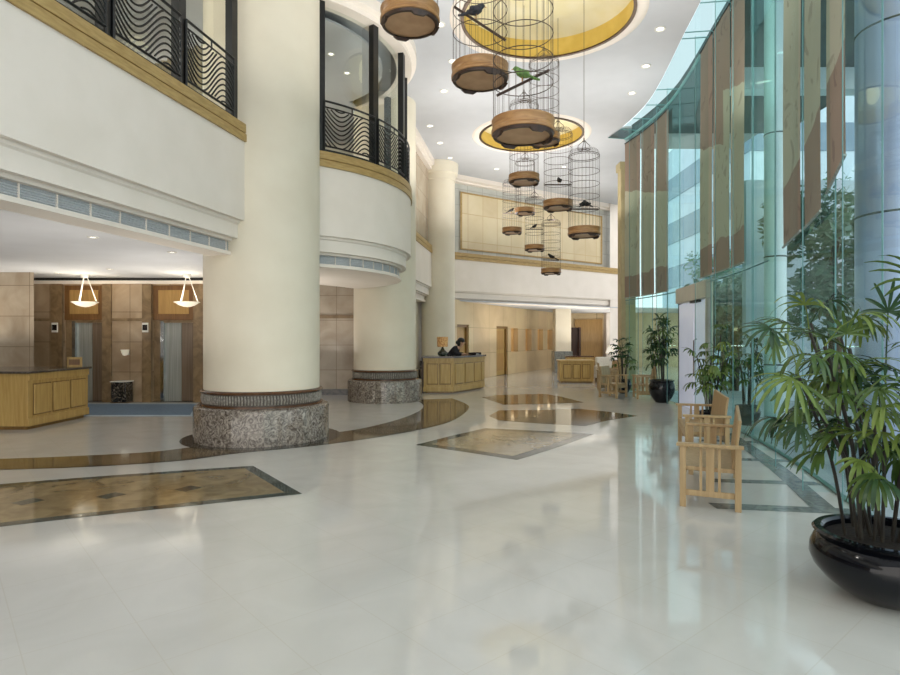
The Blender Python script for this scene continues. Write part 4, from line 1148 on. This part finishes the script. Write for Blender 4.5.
palm((5.45, 11.0, .004), 9, 'lady palm outside the glass standing in for a reflection, right of the entrance door', .22, .36, 9, 1.45, .2, 4, .2, nleaf=7, wid=.035, leafmix=('leaf2', 'leaf2', 'leaf1'))  # solid palm placed outside to imitate a reflection in the glass
palm((5.02, 17.35, 0), 15, 'farthest palm, behind the lounge chairs beside the tan pilaster', .22, .4, 8, 1.15, .16, 4, .22, nleaf=6, wid=.045, leafmix=('leaf1', 'leaf2', 'leaf2'))

# ------------------------------------------------------------------ bird cages
def cage(px, yb, dia_px, label, group, dmul=1.0, rot=0.0, hh=2.75, foliage=True):
    dia = .60; r = dia / 2; d = F * dia / dia_px
    x = (px - CX) * d / F; zb = CH + (CY - yb) * (d + r) / F
    dr = .16; H = dia * hh
    t = thing('bird_cage', label, 'bird cage', (x, d, zb), rot, group)
    MB().lathe([(r * .99, .025), (r * 1.03, .03), (r * 1.03, .06), (r, .07), (r, dr - .03), (r * 1.02, dr - .02), (r * 1.02, dr), (r * .93, dr), (r * .93, .025)], 40).build('hoop', M['wood_cage'], t, True)
    tr = MB().lathe([(r * .86, .0), (r * .97, .0), (r * 1.0, .028), (r * .86, .028)], 40)
    for k in range(4):
        a = 2 * PI * k / 4 + .4
        mt = Matrix.Rotation(a, 4, 'Z')
        tr.add([mt @ Vector(v) for v in ((r * .98, -.09, -.0), (r * .98, .09, 0), (r * .95, .05, -.03), (r * .95, -.05, -.03), (r * .86, -.09, 0), (r * .86, .09, 0), (r * .88, .05, -.03), (r * .88, -.05, -.03))],
               [(0, 1, 2, 3), (4, 7, 6, 5), (3, 2, 6, 7), (0, 3, 7, 4), (1, 5, 6, 2)])
    tr.build('tray_foot', M['cage_dark'], t, True)
    MB().lathe([(0, .012), (r * .9, .012), (r * .9, .025), (0, .025)], 40).build('floor_disc', M['cage_disc'], t, True)
    nw = 26; w = MB()
    for k in range(nw):
        a = 2 * PI * k / nw; c, s = math.cos(a), math.sin(a)
        pts = [(r * .965 * c, r * .965 * s, dr - .01), (r * .965 * c, r * .965 * s, H - .12), (r * .93 * c, r * .93 * s, H - .06), (r * .8 * c, r * .8 * s, H - .015), (r * .5 * c, r * .5 * s, H), (0, 0, H + .005)]
        w.tube(pts, .0019, 3, False)
    w.build('wires', M['wire'], t)
    rg = MB()
    for u in (.24, .40, .56, .72, .90):
        rg.ring(r * .965, dr + (H - dr) * u, .005, 40)
    rg.ring(r * .965, H - .12, .006, 40); rg.ring(r * .35, H + .0, .006, 24)
    rg.build('hoops', M['wire'], t)
    hk = MB()
    for k in range(4):
        a = 2 * PI * k / 4
        hk.tube([(.12 * math.cos(a), .12 * math.sin(a), H), (.11 * math.cos(a), .11 * math.sin(a), H + .08), (.03 * math.cos(a), .03 * math.sin(a), H + .15), (0, 0, H + .16)], .006, 5)
    hk.ring(.035, H + .16, .005, 16)
    hk.tube([(0, 0, H + .15), (0, 0, H + .22)], .012, 6)
    hk.build('hook', M['wire'], t)
    MB().tube([(0, 0, H + .2), (0, 0, (ZC + .001 if d < 8 else ZC + .6) - zb)], .005, 5).build('cable', M['wire'], t)
    return t, (x, d, zb, r)
def bird(x, y, z, rz, m, label, s=1.0):
    t = thing('perched_bird', label, 'bird', (x, y, z), rz, 'birds perched in the hanging cages')
    b = MB().tube([(-.055 * s, 0, .035 * s), (-.035 * s, 0, .045 * s), (0, 0, .06 * s), (.03 * s, 0, .078 * s), (.045 * s, 0, .098 * s), (.062 * s, 0, .108 * s), (.076 * s, 0, .106 * s)],
                  [.008 * s, .024 * s, .034 * s, .030 * s, .021 * s, .020 * s, .007 * s], 10)
    b.build('body', m, t, True)
    MB().tube([(-.045 * s, 0, .04 * s), (-.09 * s, 0, .015 * s), (-.13 * s, 0, .0 * s)], [.012 * s, .012 * s, .008 * s], 5).build('tail', m, t)
    MB().tube([(.074 * s, 0, .106 * s), (.095 * s, 0, .1 * s)], [.006 * s, .001], 5).build('beak', M['beak'], t)
    for sy in (-1, 1):
        MB().ball((-.01 * s, sy * .028 * s, .06 * s), (.045 * s, .010 * s, .020 * s), 8, 6).build('wing', m, t, True)
        MB().tube([(.005 * s, sy * .012 * s, .035 * s), (.008 * s, sy * .012 * s, .0)], .003 * s, 4).build('leg', M['beak'], t)
def perch(t, r, z0, z1, rz):
    c, s = math.cos(rz), math.sin(rz)
    MB().tube([(-r * .92 * c, -r * .92 * s, z0), (r * .92 * c, r * .92 * s, z1)], .014, 7).build('perch', M['cage_dark'], t)
    return lambda u: ((u * r * .92) * c, (u * r * .92) * s, (z0 + z1) / 2 + (z1 - z0) / 2 * u + .012)
G1, GM, GF = 'bird cages in the nearest cluster', 'bird cages in the middle cluster', 'bird cages in the farthest cluster'
def add_bird(t, info, pf, u, rz, m, label, s=1.0):
    q = pf(u); bird(info[0] + q[0], info[1] + q[1], info[2] + q[2], rz, m, label, s)
tA, iA = cage(410, 40, 58, 'bird cage hanging highest and leftmost, cut by the picture top', G1)
tB, iB = cage(480, 93, 56, 'second large bird cage from the left, with a sloping perch', G1)
tC, iC = cage(523, 147, 61.5, 'largest and lowest bird cage of the nearest cluster, with a green bird', G1)
tC2, iC2 = cage(544, 148, 31, 'bird cage half hidden behind the largest cage', GM)
tD, iD = cage(524, 187, 30, 'bird cage hanging just below the largest cage', GM)
tE, iE = cage(558, 212, 29, 'bird cage hanging left of the lone right-hand cage', GM)
tF, iF = cage(584, 239, 31.5, 'lone bird cage at the right of the group on a long cable', GM)
tG, iG = cage(512, 235, 19.4, 'leftmost small bird cage of the farthest cluster', GF)
tH, iH = cage(525, 216, 20, 'highest small bird cage of the farthest cluster', GF)
tI, iI = cage(534.5, 252, 19.4, 'second lowest small bird cage of the farthest cluster', GF)
tJ, iJ = cage(551, 275, 19.6, 'lowest small bird cage, hanging before the white parapet', GF)
pf = perch(tB, .3, .80, .44, 0); add_bird(tB, iB, pf, -.2, .4, M['bird_grey'], 'grey bird on the sloping perch of the second large cage', 1.5)
add_bird(tB, iB, lambda u: (.0 + u * .3, -.1, dr_ if False else .05), .1, 2.6, M['bird_grey'], 'grey bird on the floor of the second large cage', 1.0)
pf = perch(tC, .28, .40, .66, .05); add_bird(tC, iC, pf, .0, 2.9, M['bird_green'], 'green bird on the rising perch of the largest cage', 1.25)
pf = perch(tF, .3, .52, .52, .0); add_bird(tF, iF, pf, -.1, 1.0, M['bird_black'], 'left of two black birds on the perch of the lone right-hand cage', 1.3)
add_bird(tF, iF, pf, .2, 2.0, M['bird_black'], 'right of two black birds on the perch of the lone right-hand cage', 1.4)
pf = perch(tG, .3, .62, .62, .0); add_bird(tG, iG, pf, -.1, .3, M['bird_black'], 'black bird in the leftmost small cage', 1.3)
pf = perch(tI, .3, .66, .66, .0); add_bird(tI, iI, pf, 0, .6, M['bird_black'], 'black bird in the second lowest small cage', 1.3)
pf = perch(tJ, .3, .42, .42, .3); add_bird(tJ, iJ, pf, .1, 3.0, M['bird_black'], 'black bird in the lowest small cage', 1.6)
pf = perch(tE, .3, .5, .5, .0); add_bird(tE, iE, pf, .1, 1.6, M['bird_black'], 'black bird in the cage left of the lone right-hand cage', 1.3)

# ------------------------------------------------------------------ ceiling lamps and added fill lamps
def area(loc, power, size, color=(1, .95, .88), rot=(0, 0, 0), shape='DISK'):
    l = bpy.data.lights.new('lamp', 'AREA'); l.shape = shape; l.size = size; l.energy = power; l.color = color
    o = bpy.data.objects.new('lamp', l); o.location = loc; o.rotation_euler = rot; COL.objects.link(o); return o
def point(loc, power, r=.1, color=(1, .85, .65)):
    l = bpy.data.lights.new('lamp', 'POINT'); l.energy = power; l.shadow_soft_size = r; l.color = color
    o = bpy.data.objects.new('lamp', l); o.location = loc; COL.objects.link(o); return o
def downlight(x, y, z, label, group, power=0, r=.085, color=(1, .95, .88)):
    t = thing('downlight', label, 'ceiling light', (x, y, z), group=group)
    MB().lathe([(r * .8, -.004), (r, -.012), (r * 1.25, -.012), (r * 1.3, 0)], 24).build('trim_ring', M['white_gloss'], t, True)
    MB().lathe([(0, -.003), (r * .82, -.003)], 24).build('lens', M['lens'], t)
    if power: area((x, y, z - .03), power, r * 1.6, color)
PW = 0
for (px, py, lab) in ((440, 24.5, 'downlight beside the leftmost bird cage'), (453, 61, 'downlight left of the second large bird cage, above its floor'),
                      (444, 91, 'bright downlight below left of the second large bird cage'), (430, 126, 'downlight above the tall slender column, left one'),
                      (440, 143, 'downlight straight above the slender column capital'), (450, 158, 'faint downlight right of the slender column capital'),
                      (496.5, 169, 'downlight below left of the gold far recess'), (564, 167, 'downlight below right of the gold far recess'),
                      (660, 29, 'nearest downlight along the glass front'), (646, 66, 'second downlight along the glass front'), (632, 93, 'third downlight along the glass front')):
    x, y = cp(px, py, ZC)
    downlight(x, y, ZC, lab, 'downlights in the hall ceiling', PW)
for (x, y, p) in ((-2.6, -2.5, 52), (.9, -2.5, 52), (-2.0, 2.2, 52), (1.4, 2.2, 52), (-1.4, 6.4, 52), (2.5, 6.0, 46), (.3, 10.2, 56), (3.7, 9.6, 46), (.6, 14.6, 60), (4.1, 14.2, 50), (1.2, 18.6, 60), (3.9, 18.4, 50), (2.6, 21.2, 38), (5.2, 23.2, 32)):
    area((x, y, 5.2), p, 1.6, (1, .96, .91), (PI, 0, 0))      # unseen upward lamps without fixtures, added to brighten the ceiling
for (px, py, lab) in ((93, 237, 'nearest tiny downlight in the lift lobby ceiling'), (172, 252, 'tiny downlight in the lift lobby ceiling nearest the front column'), (110, 269, 'tiny downlight above the left bowl pendant'), (58, 273, 'tiny downlight above the left stone wall')):
    x, y = cp(px, py, 3.1)
    downlight(x, y, 3.1, lab, 'downlights in the lift lobby', 0, .06)
for (px, py, lab) in ((331, 54, 'upper downlight seen behind the rounded balcony glass'), (347, 73, 'lower downlight seen behind the rounded balcony glass')):
    x, y = cp(px, py, 7.33)
    downlight(x, y, 7.33, lab, 'downlights behind the balcony glass', 0, .06)
for (c, r) in RECESS: point((c[0], c[1], ZC + .3), 4, .25, (1, .84, .5))
for x in (-11, -8.6, -6.4): area((x, 13.1, 1.5), 24, .9, (1, .92, .8), (PI, 0, 0))  # added fill before the lifts, facing up and unseen from below
area((-8.6, 8, 1.4), 34, 1.2, (1, .95, .88), (PI, 0, 0)); area((-9, 4, 1.4), 30, 1.2, (1, .95, .88), (PI, 0, 0))  # fill lamps added out of view to lift the lobby ceiling
area((-5.4, 11.2, 1.3), 22, .9, (1, .94, .86), (PI, 0, 0)); area((-5.2, 8.2, 1.2), 20, .9, (1, .94, .86), (PI, 0, 0))  # more unseen upward fill added beside the front column
for (x, y) in ((-6, 7), (-5.2, 14), (-6, 3)): point((x, y, 6.4), 130, .25, (1, .95, .87))  # unseen points added to brighten the upper rooms
for (x, y) in ((-3.4, 12.7), (-3.4, 15.6)): area((x, y, 1.2), 16, .6, (1, .94, .86), (PI, 0, 0))  # upward fill added under the rounded balcony, no fixture there
for (x, y) in ((3.2, 23.8), (5.2, 25.6), (6.6, 27.6), (8.2, 30.6)): area((x, y, 1.3), 42, 1.2, (1, .94, .84), (PI, 0, 0))  # unseen upward fill added to brighten the far lounge
for h in holes:
    q = PN((h[0] + h[1]) / 2, .1, 1.98); point(q, .6, .08, (1, .8, .5))
for px in (85, 187): area(((px - 450) * 14.05 / 600, 14.05, 2.46), 9, .4, (1, .88, .68), (PI, 0, 0))

# ------------------------------------------------------------------ world
w = bpy.data.worlds.new('sky'); scene.world = w; w.use_nodes = True
nt = w.node_tree; bg = nt.nodes['Background']
tc = nt.nodes.new('ShaderNodeTexCoord'); sp = nt.nodes.new('ShaderNodeSeparateXYZ'); cr = nt.nodes.new('ShaderNodeValToRGB')
nt.links.new(tc.outputs['Generated'], sp.inputs[0]); nt.links.new(sp.outputs[2], cr.inputs[0])
cr.color_ramp.elements[0].position = 0; cr.color_ramp.elements[0].color = (.96, .97, 1, 1)
cr.color_ramp.elements[1].position = .7; cr.color_ramp.elements[1].color = (.76, .88, 1, 1)
wm = nt.nodes.new('ShaderNodeMix'); wm.data_type = 'RGBA'
wr = nt.nodes.new('ShaderNodeMapRange'); wr.inputs[1].default_value = .1; wr.inputs[2].default_value = -.7
nt.links.new(sp.outputs[1], wr.inputs[0]); nt.links.new(wr.outputs[0], wm.inputs[0])
nt.links.new(cr.outputs[0], wm.inputs[6]); wm.inputs[7].default_value = (1, .95, .89, 1)
nt.links.new(wm.outputs[2], bg.inputs[0])
mr = nt.nodes.new('ShaderNodeMapRange'); mr.interpolation_type = 'SMOOTHSTEP'
mr.inputs[1].default_value = .1; mr.inputs[2].default_value = -.9; mr.inputs[3].default_value = 1.6; mr.inputs[4].default_value = 2.8
nt.links.new(sp.outputs[1], mr.inputs[0]); nt.links.new(mr.outputs[0], bg.inputs[1])

# ------------------------------------------------------------------ camera
cd = bpy.data.cameras.new('camera'); cd.sensor_width = 36; cd.lens = 24; cd.shift_y = .0005
cam = bpy.data.objects.new('camera', cd); COL.objects.link(cam)
cam.location = (0, 0, CH); cam.rotation_euler = (R(90), 0, 0); cd.clip_end = 300
scene.camera = cam
scene.view_settings.view_transform = 'Standard'
scene.view_settings.exposure = 0.0
